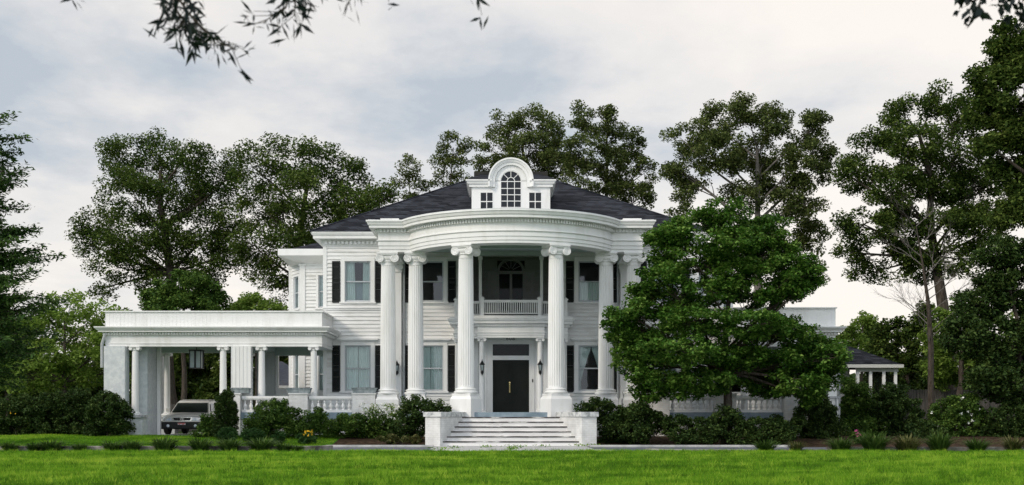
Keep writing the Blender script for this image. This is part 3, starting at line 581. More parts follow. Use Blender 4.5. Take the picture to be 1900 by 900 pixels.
# barrel roof behind the arch, hipped roofs each side
mb = MB(); vs = []; fs = []
for b_ in (-0.28, -5.0):
    for (u, z) in arch_pts(0.915, n): vs.append(tuple(TD(u, b_, z - 0.02)))
for i in range(n): fs.append((i, i + 1, k + i + 1, k + i))
mb.add(vs, fs)
zr = zt + 0.135
for s in (-1, 1):
    mb.add([(s * (DW + 0.24), YD - 0.24, zr), (s * 0.86, YD - 0.24, zr), (s * 0.86, YD + 1.8, zr + 0.75), (s * (DW + 0.24), YD + 4.2, zr), (s * 0.86, YD + 4.6, zr + 0.75)], [(0, 1, 2), (0, 2, 4, 3)])
mb.build('dormer_roof', 'shingle', dm)
def attic_pane(us, zs, name='dormer_window', arch=False):
    u0, u1 = us; z0, z1 = zs; mb = MB(TD); s = 0.035
    mb.box(u0, u0 + s, -0.10, 0.012, z0, z1); mb.box(u1 - s, u1, -0.10, 0.012, z0, z1); mb.box(u0 + s, u1 - s, -0.10, 0.010, z0, z0 + 0.05)
    if not arch: mb.box(u0 + s, u1 - s, -0.10, 0.010, z1 - s, z1); um = (u0 + u1) / 2; mb.box(um - 0.016, um + 0.016, -0.08, 0.006, z0, z1)
    if not arch:
        for z in (z0 + 0.16, z0 + (z1 - z0) * 0.60): mb.box(u0 + s, u1 - s, -0.08, 0.004, z - 0.018, z + 0.018)
    else:
        w = u1 - u0
        for i in (1, 2): u = u0 + w * i / 3; mb.box(u - 0.014, u + 0.014, -0.08, 0.006, z0, z1)
        for z in (zc - 0.30, zc - 0.56, zc - 0.82, zc - 1.08, zc - 1.32): mb.box(u0 + s, u1 - s, -0.08, 0.004, z - 0.014, z + 0.014)
        mb.box(u0, u1, -0.08, 0.008, zc - 0.03, zc)
        for r, wd_ in ((0.425, 0.022), (0.155, 0.016)):
            pts = [TD(u, -0.03, z) for u, z in arch_pts(r, 20)]; mb.tube(pts, wd_, 6, T=lambda a, b, c: (a, b, c))
        for a in (45, 90, 135):
            c_, s_ = math.cos(R(a)), math.sin(R(a)); mb.tube([TD(0.155 * c_, -0.03, zc + 0.155 * s_), TD(0.42 * c_, -0.03, zc + 0.42 * s_)], 0.015, 5, T=lambda a, b, c: (a, b, c))
    w_ = mb.build(name, 'white', house)
    mb = MB(TD)
    if arch: pts = [(u0, -0.06, z0), (u1, -0.06, z0)] + [(u, -0.06, z) for u, z in arch_pts(0.43, 20)[::-1]]
    else: pts = [(u0, -0.06, z0), (u1, -0.06, z0), (u1, -0.06, z1), (u0, -0.06, z1)]
    mb.add(pts, [tuple(range(len(pts)))]); mb.build('pane', 'attic_glass', w_)
attic_pane((-1.28, -0.72), (ZS0, ZS1)); attic_pane((0.72, 1.28), (ZS0, ZS1)); attic_pane((-0.44, 0.44), (9.2, zc), 'arched_window', True)
mb = MB(); mb.box(-1.55, 1.55, YD + 0.9, YD + 0.95, 8.9, 11.3); mb.build('attic_wall', 'interior', dm)

# ------------------------------------------------------------------ entrance and balcony
mb = MB()
for s in (-1, 1): mb.box(s * 0.742, s * 0.96, YW - 0.09, YW + 0.06, 1.18, 4.10)
mb.box(-0.742, 0.742, YW - 0.09, YW + 0.06, 3.325, 3.50); mb.box(-0.742, 0.742, YW - 0.09, YW + 0.06, 3.97, 4.10); mb.box(-1.02, 1.02, YW - 0.13, YW + 0.0, 4.10, 4.30)
for s in (-1, 1): mb.box(s * 0.962, s * 1.30, YW - 0.05, YW + 0.02, 1.18, 4.13); mb.box(s * 1.0, s * 1.08, YW - 0.08, YW - 0.051, 1.18, 4.08)
mb.box(-2.42, 2.42, YW - 0.06, YW - 0.0, 4.14, 4.30)
ds = mb.build('door_surround', 'white', house)
mb = MB(); mb.add([(-0.73, YW + 0.01, 3.51), (0.73, YW + 0.01, 3.51), (0.73, YW + 0.01, 3.965), (-0.73, YW + 0.01, 3.965)], [(0, 1, 2, 3)]); mb.build('transom_pane', 'dark_glass', house)
mb = MB(); mb.box(-0.9, 0.9, YW + 0.35, YW + 0.4, 3.3, 4.2); mb.build('interior_wall', 'interior', house)
for s in (-1, 1):
    mb = MB(); mb.box(s * 0.006, s * 0.738, YW - 0.005, YW + 0.05, 1.19, 3.32)
    for za, zb_ in ((1.30, 1.50), (1.66, 3.20)):
        for (a, b, c, d) in ((0.10, 0.64, za, za + 0.025), (0.10, 0.64, zb_ - 0.025, zb_), (0.10, 0.125, za + 0.0251, zb_ - 0.0251), (0.615, 0.64, za + 0.0251, zb_ - 0.0251)): mb.box(s * a, s * b, YW - 0.02, YW - 0.003, c, d)
    dr = mb.build('front_door', 'door', house)
    if s < 0:
        mb = MB(); mb.lathe([(0.035, 0), (0.035, 0.02)], c=(0, 0, 0), n=12, T=lambda a, b, c: Vector((-0.05 + a, YW - 0.006 - c, 2.40 + b)))
        mb.tube([(-0.05, YW - 0.02, 2.30), (-0.05, YW - 0.07, 2.27), (-0.05, YW - 0.07, 2.08), (-0.05, YW - 0.02, 2.04)], 0.011, 8); mb.box(-0.07, -0.03, YW - 0.016, YW - 0.006, 2.0, 2.34); mb.build('handle', 'brass', dr, 40)
fc = bpy.data.curves.new('house_number', 'FONT'); fc.body = '608'; fc.size = 0.22; fc.extrude = 0.008; fc.align_x = 'CENTER'; fc.space_character = 1.15
fo = bpy.data.objects.new('number_tmp', fc); col.objects.link(fo); bpy.context.view_layer.update()
me = bpy.data.meshes.new_from_object(fo.evaluated_get(bpy.context.evaluated_depsgraph_get())); bpy.data.objects.remove(fo)
me.materials.clear(); me.materials.append(M['number']); me.transform(Matrix.Translation(Vector((-0.02, YW - 0.142, 4.125)) - ORIG[house.name]) @ Matrix.Rotation(R(90), 4, 'X'))
no = bpy.data.objects.new('house_number', me); col.objects.link(no); no.parent = house
mb = MB(); mb.box(0.86, 0.90, YW - 0.11, YW - 0.088, 2.42, 2.54); mb.build('doorbell', 'iron', house)
# balcony: entablature, floor, posts, railing; slender columns below
bpath = [(-2.28, YW - 0.03), (-2.28, 48.30), (-1.32, 48.30), (-1.32, 47.72), (1.32, 47.72), (1.32, 48.30), (2.28, 48.30), (2.28, YW - 0.03)]
mb = MB(); mb.sweep(bpath, [(-0.22, 4.15), (0, 4.15), (0, 4.24), (0.02, 4.245), (0.02, 4.33), (0.05, 4.34), (0.05, 4.37), (0.01, 4.38), (0.01, 4.58), (0.05, 4.60), (0.05, 4.70), (0.18, 4.71), (0.18, 4.80), (0.22, 4.82), (0.26, 4.90), (0.26, 4.94), (0.18, 4.95), (0.18, 5.02), (-0.22, 5.02)]); be = mb.build('balcony_cornice', 'white', house)
mb = MB()
for i in range(len(bpath) - 1): mb.dentils(bpath[i:i + 2], 0.05, 0.11, 4.61, 4.69, 0.085, 0.045)
mb.build('dentils', 'white', be)
mb = MB(); mb.prism([(p[0] * 0.97, p[1] + 0.06) for p in bpath], 4.96, 5.025); mb.prism([(p[0] * 0.97, p[1] + 0.06) for p in bpath], 4.36, 4.40); mb.build('balcony_floor', 'grey_paint', house)
posts = [(-2.2, 48.36), (-1.14, 47.86), (1.14, 47.86), (2.2, 48.36)]
for (x, y) in posts:
    mb = MB(); mb.box(x - 0.07, x + 0.07, y - 0.07, y + 0.07, 5.02, 5.70); mb.frustum(x, y, 5.70, 5.74, 0.10, 0.10, 0.10, 0.10); mb.frustum(x, y, 5.74, 5.80, 0.08, 0.08, 0.03, 0.03); mb.build('balcony_post', 'white', house)
segs = [((-2.2, YW), (-2.2, 48.36)), ((-2.2, 48.36), (-1.14, 48.36)), ((-1.14, 48.36), (-1.14, 47.86)), ((-1.14, 47.86), (1.14, 47.86)), ((1.14, 47.86), (1.14, 48.36)), ((1.14, 48.36), (2.2, 48.36)), ((2.2, 48.36), (2.2, YW))]
mb = MB(); mbs = MB()
for (p, q) in segs:
    p = Vector(p); q = Vector(q); d = (q - p); ln = d.length; T = plane_frame(p, d); d.normalize()
    mb.box(0.07, ln - 0.07, -0.04, 0.04, 5.60, 5.66, T=T); mb.box(0.07, ln - 0.07, -0.03, 0.03, 5.56, 5.599, T=T); mb.box(0.07, ln - 0.07, -0.03, 0.03, 5.10, 5.15, T=T)
    c_ = int((ln - 0.14) / 0.085)
    for i in range(c_): u = 0.07 + (ln - 0.14) * (i + 0.5) / c_; mbs.box(u - 0.018, u + 0.018, -0.018, 0.018, 5.15, 5.56, T=T)
rl = mb.build('balcony_railing', 'white', house); mbs.build('spindles', 'white', rl)
def slim_column(x, y, z0, z1, r, parent=house, name='slim_column', mat='white'):
    mb = MB(); mb.lathe([(r * 1.02, z0 + 0.12), (r, z0 + (z1 - z0) * 0.4), (r * 0.86, z1 - 0.14)], c=(x, y, 0), n=24); cl = mb.build(name, mat, parent, 40)
    mb = MB(); mb.box(x - r * 1.45, x + r * 1.45, y - r * 1.45, y + r * 1.45, z0, z0 + 0.05); mb.lathe([(r * 1.35, z0 + 0.05), (r * 1.42, z0 + 0.075), (r * 1.1, z0 + 0.10), (r * 1.02, z0 + 0.13)], c=(x, y, 0), n=24); mb.build('base', mat, cl, 40)
    mb = MB(); mb.lathe([(r * 0.88, z1 - 0.16), (r * 1.05, z1 - 0.13), (r * 0.95, z1 - 0.12), (r * 1.2, z1 - 0.07)], c=(x, y, 0), n=24); mb.box(x - r * 1.4, x + r * 1.4, y - r * 1.3, y + r * 1.3, z1 - 0.045, z1 - 0.001)
    for s in (-1, 1): mb.lathe([(r * 0.5, -r * 1.2), (r * 0.5, r * 1.2)], n=12, T=lambda a, b, c, s=s: Vector((x + s * r * 1.05 + a, y + c, z1 - 0.085 + b)))
    mb.build('capital', mat, cl, 40); return cl
for s in (-1, 1):
    slim_column(s * 1.16, 47.90, 1.18, 4.15, 0.115); slim_column(s * 2.12, 48.46, 1.18, 4.15, 0.115)
    mb = MB(); mb.box(s * 1.98, s * 2.28, YW - 0.12, YW + 0.0, 1.18, 4.14); mb.box(s * 1.34, s * 1.60, YW - 0.08, YW, 1.18, 4.14); mb.build('entry_pilaster', 'white', house)

# ------------------------------------------------------------------ sleeping porch above the balcony
mb = MB(); siding(mb, (-1.72, 51.0), (1.72, 51.0), 4.98, 7.86, [(1.72 - 0.58, 1.72 + 0.58, 0, 7.62)]); siding(mb, (-1.70, YW), (-1.70, 51.0), 4.98, 7.86) ; siding(mb, (1.70, 51.0), (1.70, YW), 4.98, 7.86); mb.build('porch_wall', 'siding', house)
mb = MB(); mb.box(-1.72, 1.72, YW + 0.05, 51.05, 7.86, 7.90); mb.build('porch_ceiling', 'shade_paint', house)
mb = MB(); mb.box(-1.72, 1.72, YW + 0.02, 51.05, 4.94, 4.98); mb.build('porch_floor', 'blue_paint', house)
TL = plane_frame((0, 51.0), (1, 0)); mb = MB(TL)
for s in (-1, 1): mb.box(s * 0.50, s * 0.62, -0.03, 0.06, 4.98, 7.06); mb.box(s * 0.85, s * 0.97, -0.03, 0.05, 4.98, 7.1)
mb.box(-1.0, 1.0, -0.03, 0.09, 7.06, 7.18); mb.box(-0.05, 0.05, -0.03, 0.05, 4.98, 7.06)
pts = [TL(0.53 * math.cos(PI * i / 20), 0.04, 7.2 + 0.46 * math.sin(PI * i / 20)) for i in range(21)]; mb.tube(pts, 0.06, 6, T=lambda a, b, c: (a, b, c))
for a in range(30, 180, 30): mb.tube([TL(0.1 * math.cos(R(a)), 0.02, 7.2 + 0.1 * math.sin(R(a))), TL(0.5 * math.cos(R(a)), 0.02, 7.2 + 0.44 * math.sin(R(a)))], 0.012, 5, T=lambda a, b, c: (a, b, c))
for s in (-1, 1): mb.box(s * 0.06, s * 0.495, -0.03, 0.03, 5.0, 5.5)
fd = mb.build('french_door', 'white', house)
mb = MB(TL); mb.add([(-0.5, 0.0, 4.98), (0.5, 0.0, 4.98), (0.5, 0.0, 7.06), (-0.5, 0.0, 7.06)], [(0, 1, 2, 3)]); pts = [(0.52 * math.cos(PI * i / 20), 0.0, 7.19 + 0.46 * math.sin(PI * i / 20)) for i in range(21)]; mb.add(pts, [tuple(range(21))]); mb.build('pane', 'attic_glass', fd)
mb = MB(); mb.box(-0.7, 0.7, 51.3, 51.35, 4.98, 7.8); mb.build('interior_wall', 'interior', house)
mb = MB()
for s in (-1, 1): mb.box(s * 1.19, s * 1.31, YW - 0.08, YW + 0.04, 5.02, 7.50); mb.box(s * 1.16, s * 1.34, YW - 0.11, YW + 0.06, 7.42, 7.569); mb.box(s * 1.55, s * 1.66, YW - 0.05, YW + 0.06, 5.02, 7.569)
mb.build('porch_post', 'white', house)
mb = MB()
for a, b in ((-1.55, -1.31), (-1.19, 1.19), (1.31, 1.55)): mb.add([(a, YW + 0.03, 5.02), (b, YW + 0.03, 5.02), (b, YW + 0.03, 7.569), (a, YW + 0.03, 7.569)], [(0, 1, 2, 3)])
mb.build('shade_or_screen_sheet', 'shade_or_screen', house)  # sheet added to darken the white loggia, standing in for its deep shade

# ------------------------------------------------------------------ bay at the left side (two storeys), and its twin on the right
for s in (-1, 1):
    pl_ = [(-7.62, 53.5), (-9.28, 53.5), (-9.98, 54.7), (-9.98, 56.6), (-9.28, 57.8), (-7.62, 57.8)]
    if s > 0: pl_ = [(-x, y) for x, y in pl_]
    w_ = MB()
    order = pl_[::-1] if s < 0 else pl_
    for i in range(len(order) - 1):
        p, q = order[i], order[i + 1]; ln = (Vector(q) - Vector(p)).length; T = plane_frame(p, Vector((*q, 0)) - Vector((*p, 0))); holes = []
        fac = {(-9.28, 53.5): 1}.get((-abs(p[0]), p[1]), 0) + {(-9.28, 53.5): 1}.get((-abs(q[0]), q[1]), 0)
        if abs(p[1] - q[1]) < 0.01 and p[1] < 54:
            ucs = (ln - 1.06) if s < 0 else 1.06
            ucs = ln * 0.62 if s < 0 else ln * 0.38
            ucs = 1.03 if s < 0 else ln - 1.03
            holes = [(ucs - 0.36, ucs + 0.36, a, b) for a, b in ((2.0, 3.8), (5.85, 7.3))]
            for a, b in ((2.0, 3.8), (5.85, 7.3)): window(T, ucs, 0.32, a, b, 'closed', cas=0.10, seed=int(p[0] + a))
        elif fac:
            holes = [(ln / 2 - 0.36, ln / 2 + 0.36, a, b) for a, b in ((2.0, 3.8), (5.85, 7.3))]
            for a, b in ((2.0, 3.8), (5.85, 7.3)): window(T, ln / 2, 0.32, a, b, 'closed', cas=0.10, seed=int(p[0] + a))
        siding(w_, (*p, 0), (*q, 0), 0.3, 7.9, holes)
    w_.build('bay_wall', 'siding', house)
    mb = MB()
    for (x, y) in pl_[1:5]: mb.prism([(x - 0.12, y - 0.07), (x + 0.12, y - 0.07), (x + 0.12, y + 0.12), (x - 0.12, y + 0.12)], 0.3, 7.72); mb.box(x - 0.16, x + 0.16, y - 0.11, y + 0.16, 7.72, 7.80)
    mb.build('bay_corner_board', 'white', house)
    x0, x1, y0, y1 = 7.3, 10.25, 52.85, 58.4
    mb = MB(); sg = s
    mb.add([(sg * x0, y0, 8.39), (sg * x1, y0, 8.39), (sg * x1, y1, 8.39), (sg * x0, y1, 8.39), (sg * x0, y0, 8.10), (sg * x1, y0, 8.10), (sg * x1, y1, 8.10), (sg * x0, y1, 8.10),
            (sg * x0, y0 + 0.62, 7.80), (sg * 9.34, y0 + 0.62, 7.80), (sg * 10.02, 54.7, 7.80), (sg * 10.02, 56.6, 7.80), (sg * 9.34, y1 - 0.55, 7.80), (sg * x0, y1 - 0.55, 7.80)],
           [(0, 1, 2, 3), (0, 1, 5, 4), (1, 2, 6, 5), (2, 3, 7, 6), (4, 5, 9, 8), (5, 10, 9), (5, 6, 11, 10), (6, 12, 11), (6, 7, 13, 12)])
    mb.build('bay_cornice', 'white', house)
    mb = MB(); mb.add([(sg * 7.2, y0 + 0.3, 8.395), (sg * (x1 - 0.35), y0 + 0.3, 8.395), (sg * (x1 - 0.35), y1 - 0.3, 8.395), (sg * 7.2, y1 - 0.3, 8.395), (sg * 8.1, 55.6, 9.25), (sg * 7.2, 55.6, 9.25)], [(0, 1, 4, 5), (1, 2, 4), (2, 3, 5, 4)]); mb.build('bay_roof', 'shingle', house)
    mb = MB(); mb.box(sg * 9.0, sg * 9.05, 53.9, 57.5, 0.4, 7.8); mb.box(sg * 7.63, sg * 9.0, 54.3, 54.35, 0.4, 7.8); mb.build('interior_wall', 'interior', house)

# ------------------------------------------------------------------ side wings
YF, YB = 46.30, 51.0
def wing(x0, x1, zbeam, h, outer):
    """flat roofed wing: beam, dentilled cornice, boarded parapet; outer = the free end"""
    if outer < 0: path = [(x0, YB + 0.4), (x0, YF), (x1, YF), (x1, YW - 0.05)]
    else: path = [(x0, YW - 0.05), (x0, YF), (x1, YF), (x1, YB + 0.4)]
    z = zbeam
    mb = MB(); mb.sweep(path, [(-0.5, z), (0, z), (0, z + 0.10), (0.025, z + 0.105), (0.025, z + 0.13), (0.0, z + 0.135), (0, z + 0.43), (0.06, z + 0.44), (0.06, z + 0.54), (0.22, z + 0.55), (0.22, z + 0.60), (0.26, z + 0.62), (0.34, z + 0.71), (0.34, z + 0.75), (-0.5, z + 0.76)])
    e_ = mb.build('wing_cornice', 'white', house)
    mb = MB()
    for i in range(3): mb.dentils(path[i:i + 2], 0.06, 0.12, z + 0.45, z + 0.535, 0.11, 0.06)
    mb.build('dentils', 'white', e_)
    mb = MB(); zt_ = z + 0.765
    mb.sweep(path, [(-0.12, zt_), (0, zt_), (0, zt_ + h), (-0.12, zt_ + h)])
    for i in range(3):      # battens
        p, q = Vector(path[i]), Vector(path[i + 1]); ln = (q - p).length; T = plane_frame(p, q - p); c_ = max(2, round(ln / 0.145))
        for j in range(c_ + 1): u = ln * j / c_; mb.box(u - 0.005, u + 0.005, 0.001, 0.006, zt_ + 0.02, zt_ + h - 0.002, T=T)
    pp = mb.build('parapet', 'white', house)
    mb = MB(); mb.sweep(path, [(-0.16, zt_ + h), (0.06, zt_ + h), (0.06, zt_ + h + 0.045), (-0.16, zt_ + h + 0.045)]); mb.build('coping', 'white', pp)
    mb = MB(); yb = YB + 0.38
    mb.box(x0 + 0.1, x1 - 0.1, YF + 0.1, YW - 0.06, z + 0.24, z + 0.30)
    if outer < 0: mb.box(x0 + 0.1, -7.75, YW - 0.058, yb, z + 0.24, z + 0.30); mb.box(x0 + 0.1, -10.1, YB - 0.2, YB + 0.2, z, z + 0.24); mb.box(-10.1, -7.75, YB - 0.1, YB + 0.2, z - 0.12, z + 0.24); mb.box(-10.78, -9.95, YF + 0.45, YB - 0.2, z + 0.02, z + 0.235)
    else: mb.box(7.75, x1 - 0.1, YW - 0.058, yb, z + 0.24, z + 0.30)
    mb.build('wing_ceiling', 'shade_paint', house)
wing(-15.62, -7.28, 3.72, 0.56, -1); wing(7.28, 12.50, 3.72, 0.70, 1)
# carport: piers and columns front and back
for (x0, x1, y0, y1, z0, z1, mat, nm) in ((-15.60, -14.80, 46.06, 46.60, 0.1, 3.72, 'stucco', 'brick_pier'), (-14.66, -14.20, 46.95, 48.30, 0.1, 3.95, 'stucco', 'brick_pier'), (-14.95, -14.12, 46.02, 46.62, 0.05, 0.98, 'stucco', 'pier_base'),
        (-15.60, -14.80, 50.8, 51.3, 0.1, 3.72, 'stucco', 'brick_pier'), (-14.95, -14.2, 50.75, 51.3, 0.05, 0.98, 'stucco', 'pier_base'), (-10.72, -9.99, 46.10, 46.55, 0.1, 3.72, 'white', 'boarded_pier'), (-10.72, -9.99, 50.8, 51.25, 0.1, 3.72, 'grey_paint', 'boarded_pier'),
        (-11.4, -10.8, 46.0, 46.6, 0.1, 1.0, 'brick', 'pier_base'), (10.36, 11.14, 45.5, 46.1, 0.0, 1.86, 'brick', 'brick_pier'), (12.18, 12.50, 46.1, 46.5, 0.1, 3.72, 'white', 'boarded_pier')):
    mb = MB(); mb.box(x0, x1, y0, y1, z0, z1); o = mb.build(nm, mat, house)
    if nm == 'boarded_pier' and x0 < 0:
        mb = MB(); 
        for j in range(6): u = x0 + (x1 - x0) * j / 5; mb.box(u - 0.012, u + 0.012, y0 - 0.014, y0 - 0.001, z0, z1)
        mb.build('batten', mat, o)
    if nm == 'pier_base': mb = MB(); mb.box(x0 - 0.05, x1 + 0.05, y0 - 0.05, y1 + 0.05, z1, z1 + 0.10); mb.build('cap', 'cap', o)
for (x, y, z0) in ((-14.47, 46.30, 1.08), (-11.09, 46.32, 1.10), (-9.61, 46.35, 1.18), (-7.60, 46.35, 1.18), (-14.60, 51.0, 1.08), (-11.1, 51.0, 0.28), (7.6, 46.35, 1.18), (9.0, 46.35, 1.18), (10.5, 46.35, 1.18)):
    slim_column(x, y, z0, 3.72, 0.135, name='porch_column')
mb = MB(); mb.box(-14.18, -14.05, 48.15, 48.30, 0.2, 3.9); mb.build('carport_post', 'white', house)
# back of the porch: low white wall, frame round a wide opening
mb = MB(); mb.box(-9.98, -9.3, YB - 0.05, YB + 0.10, 0.3, 2.12); mb.box(-9.98, -9.86, YB - 0.08, YB + 0.12, 2.12, 3.6); mb.box(-9.98, -7.7, YB - 0.06, YB + 0.1, 1.6, 2.12); mb.box(-9.98, -9.2, YB - 0.1, YB + 0.14, 2.12, 2.20); mb.build('porch_back_wall', 'white', house)
mb = MB(); mb.box(-14.2, -10.9, 55.95, 56.0, 0.28, 0.9); mb.build('back_wall', 'wood_fence', house)
# terrace balustrades
def baluster_run(x0, x1, y=45.85):
    mb = MB(); mb.box(x0, x1, y - 0.10, y + 0.10, 1.70, 1.80); mb.box(x0, x1, y - 0.07, y + 0.07, 1.66, 1.699); tr_ = mb.build('balustrade', 'white', house)
    mb = MB(); mb.box(x0, x1, y - 0.09, y + 0.09, 1.185, 1.28); mb.build('bottom_rail', 'white', tr_)
    n = max(1, round((x1 - x0) / 0.225)); me = None
    for i in range(n):
        x = x0 + (x1 - x0) * (i + 0.5) / n
        mb = MB(); mb.lathe([(0.055, 1.28), (0.055, 1.30), (0.035, 1.315), (0.062, 1.36), (0.072, 1.41), (0.06, 1.46), (0.034, 1.52), (0.030, 1.56), (0.042, 1.575), (0.034, 1.59), (0.045, 1.63), (0.055, 1.645), (0.055, 1.66)], c=(x, y, 0), n=12); mb.build('baluster', 'white', tr_, 50)
def terrace_pier(x0, x1, z1=1.86, y=45.85, d=0.26):
    mb = MB(); mb.box(x0, x1, y - d, y + d, 0.0, z1); mb.box(x0 - 0.03, x1 + 0.03, y - d - 0.03, y + d + 0.03, z1, z1 + 0.05); mb.build('terrace_pier', 'brick', house)
terrace_pier(-10.62, -10.28); baluster_run(-10.25, -8.46); terrace_pier(-8.42, -7.72); baluster_run(-7.69, -6.05); terrace_pier(-6.02, -5.15)
terrace_pier(5.15, 6.02); baluster_run(6.05, 7.70); terrace_pier(7.74, 8.56); baluster_run(8.59, 10.33)
# closed sun room at the back of the right wing
mb = MB(); siding(mb, (7.62, YW), (12.3, YW), 0.3, 3.9, [(0.6, 2.0, 1.9, 3.4), (2.6, 4.0, 1.9, 3.4)]); siding(mb, (12.45, YF + 0.5), (12.45, 52), 0.3, 3.9); mb.build('sunroom_wall', 'siding', house)
TS = plane_frame((7.62, YW), (1, 0))
for u in (1.3, 3.3): window(TS, u, 0.62, 1.95, 3.35, None, cas=0.12)
mb = MB(); mb.box(7.7, 12.3, 50.5, 50.6, 0.3, 3.9); mb.build('interior_wall', 'interior', house)
# low end wall with grey trim at the far end of the right wing
mb = MB(); mb.box(11.55, 12.52, 45.95, 46.09, 0.0, 1.72); ew = mb.build('end_wall', 'white', house)
mb = MB(); mb.box(11.5, 12.56, 45.9, 46.14, 1.72, 1.80); mb.box(12.40, 12.47, 45.92, 45.949, 0.2, 1.719); mb.build('trim', 'grey_paint', ew)
mb = MB(); mb.tube([(12.62, 46.2, 0.3), (12.62, 46.2, 3.9)], 0.045, 8); mb.build('downspout', 'grey_paint', house, 40)
mb = MB(); mb.tube([(-15.72, 46.2, 2.9), (-15.72, 46.2, 3.8), (-15.6, 46.2, 4.2)], 0.06, 8); mb.build('downspout', 'grey_paint', house, 40)

# ------------------------------------------------------------------ front steps
st = thing('front_staircase', 'flight of flaking white front steps between splayed brick cheek walls', 'staircase', (0, 42.5, 0))
for i in range(6):
    yf = 41.45 + 0.33 * i; hw_ = 2.36 - (yf - 41.45) * 0.36; z1 = 0.168 * (i + 1)
    mb = MB(); mb.add([(-hw_, yf, 0.012), (hw_, yf, 0.012), (hw_ - 0.25, 43.78 - 0.001 * i, 0.012), (-hw_ + 0.25, 43.78 - 0.001 * i, 0.012), (-hw_, yf, z1), (hw_, yf, z1), (hw_ - 0.25, 43.78 - 0.001 * i, z1), (-hw_ + 0.25, 43.78 - 0.001 * i, z1)],
                      [(4, 5, 6, 7), (0, 1, 5, 4), (1, 2, 6, 5), (3, 0, 4, 7)]); sp_ = mb.build('step', 'step', st)
    mb = MB(); mb.box(-hw_ - 0.02, hw_ + 0.02, yf - 0.025, yf + 0.33, z1 - 0.035, z1 + 0.003); mb.build('nosing', 'worn', sp_)
for s in (-1, 1):
    def q(x, y): return (s * x, y)
    pts = [q(-2.43 * -1, 41.2), q(2.95, 41.39), q(2.16, 43.62), q(1.62, 43.43)]
    mb = MB(); mb.prism(pts if s > 0 else pts[::-1], 0.0, 1.02); cw = mb.build('cheek_wall', 'brick', st)
    pts = [q(2.40, 41.13), q(3.02, 41.36), q(2.22, 43.66), q(1.60, 43.43)]
    mb = MB(); mb.prism(pts if s > 0 else pts[::-1], 1.02, 1.185); mb.build('cap', 'cap', cw)

# ------------------------------------------------------------------ lanterns and planters
def wall_lantern(x, y, zb, label):
    t = thing('wall_lantern', label, 'lantern', (x, y, zb), 'black wall lanterns beside the entrance')
    T = lambda a, b, c: Vector((x + a, y + b, zb + c))
    mb = MB(T); mb.lathe([(0.012, 0.47), (0.10, 0.46), (0.115, 0.44), (0.09, 0.43), (0.075, 0.42)], n=6); mb.lathe([(0.10, 0.46), (0.05, 0.53), (0.03, 0.56), (0.035, 0.58), (0.012, 0.60), (0.006, 0.66)], n=8)
    for i in range(6):
        a = PI / 3 * i; mb.tube([(0.085 * math.cos(a), 0.085 * math.sin(a), 0.43), (0.055 * math.cos(a), 0.055 * math.sin(a), 0.20)], 0.008, 4)
    mb.lathe([(0.055, 0.20), (0.065, 0.18), (0.06, 0.12), (0.04, 0.07), (0.015, 0.03), (0.004, 0.0)], n=8); mb.tube([(0, 0.0, 0.12), (0, 0.10, 0.10), (0, 0.15, 0.22), (0, 0.12, 0.32)], 0.014, 6); mb.lathe([(0.06, 0), (0.06, 0.02)], n=10, T=lambda a, b, c: Vector((x + a, y + 0.16 - c, zb + 0.28 + b)))
    mb.build('lantern_frame', 'iron', t, 40)
    mb = MB(T); mb.lathe([(0.05, 0.205), (0.078, 0.425)], n=6); mb.build('lantern_glass', 'frost', t)
wall_lantern(-1.14, 47.62, 2.64, 'black wall lantern left of the black double front door'); wall_lantern(1.16, 47.62, 2.64, 'black wall lantern right of the black double front door')
wall_lantern(-4.62, 48.72, 2.66, 'black wall lantern half hidden behind the leftmost fluted column'); wall_lantern(4.62, 48.72, 2.66, 'black wall lantern half hidden by the leafy front tree and rightmost column')
t = thing('hanging_lantern', 'square frosted glass lantern hanging from the carport ceiling above the car', 'lantern', (-12.45, 47.6, 3.96))
T = lambda a, b, c: Vector((-12.45 + a, 47.6 + b, c))
mb = MB(T); mb.tube([(0, 0, 3.96), (0, 0, 3.66)], 0.015, 6); mb.box(-0.25, 0.25, -0.25, 0.25, 3.61, 3.66)
for a in (-1, 1):
    for b in (-1, 1): mb.box(a * 0.22 - 0.015, a * 0.22 + 0.015, b * 0.22 - 0.015, b * 0.22 + 0.015, 2.95, 3.61)
mb.box(-0.035, 0.035, -0.235, -0.20, 2.95, 3.61); mb.box(-0.24, 0.24, -0.24, 0.24, 2.92, 2.949); mb.build('lantern_frame', 'iron', t)
mb = MB(T); mb.box(-0.205, 0.205, -0.205, 0.205, 2.95, 3.60); mb.build('lantern_glass', 'frost', t)
for (x0, x1, lab) in ((-10.65, -9.95, 'grey trough planter at the left end of the terrace, beside the boarded pier'), (-8.52, -7.62, 'grey trough planter on the terrace pier between porch column and dark opening'), (-6.05, -5.12, 'grey trough planter on the terrace pier below the left ground floor window')):
    t = thing('trough_planter', lab, 'planter', ((x0 + x1) / 2, 45.85, 1.91), 'grey trough planters along the terrace')
    xm, h_ = (x0 + x1) / 2, (x1 - x0) / 2
    mb = MB(); mb.frustum(xm, 45.85, 1.91, 2.08, h_ - 0.04, 0.14, h_, 0.18); mb.box(xm - h_ - 0.015, xm + h_ + 0.015, 45.65, 46.05, 2.08, 2.11); mb.build('trough', 'planter', t)
    mb = MB(); mb.box(xm - h_ + 0.05, xm + h_ - 0.05, 45.70, 46.0, 2.112, 2.118); mb.build('soil', 'mulch', t)
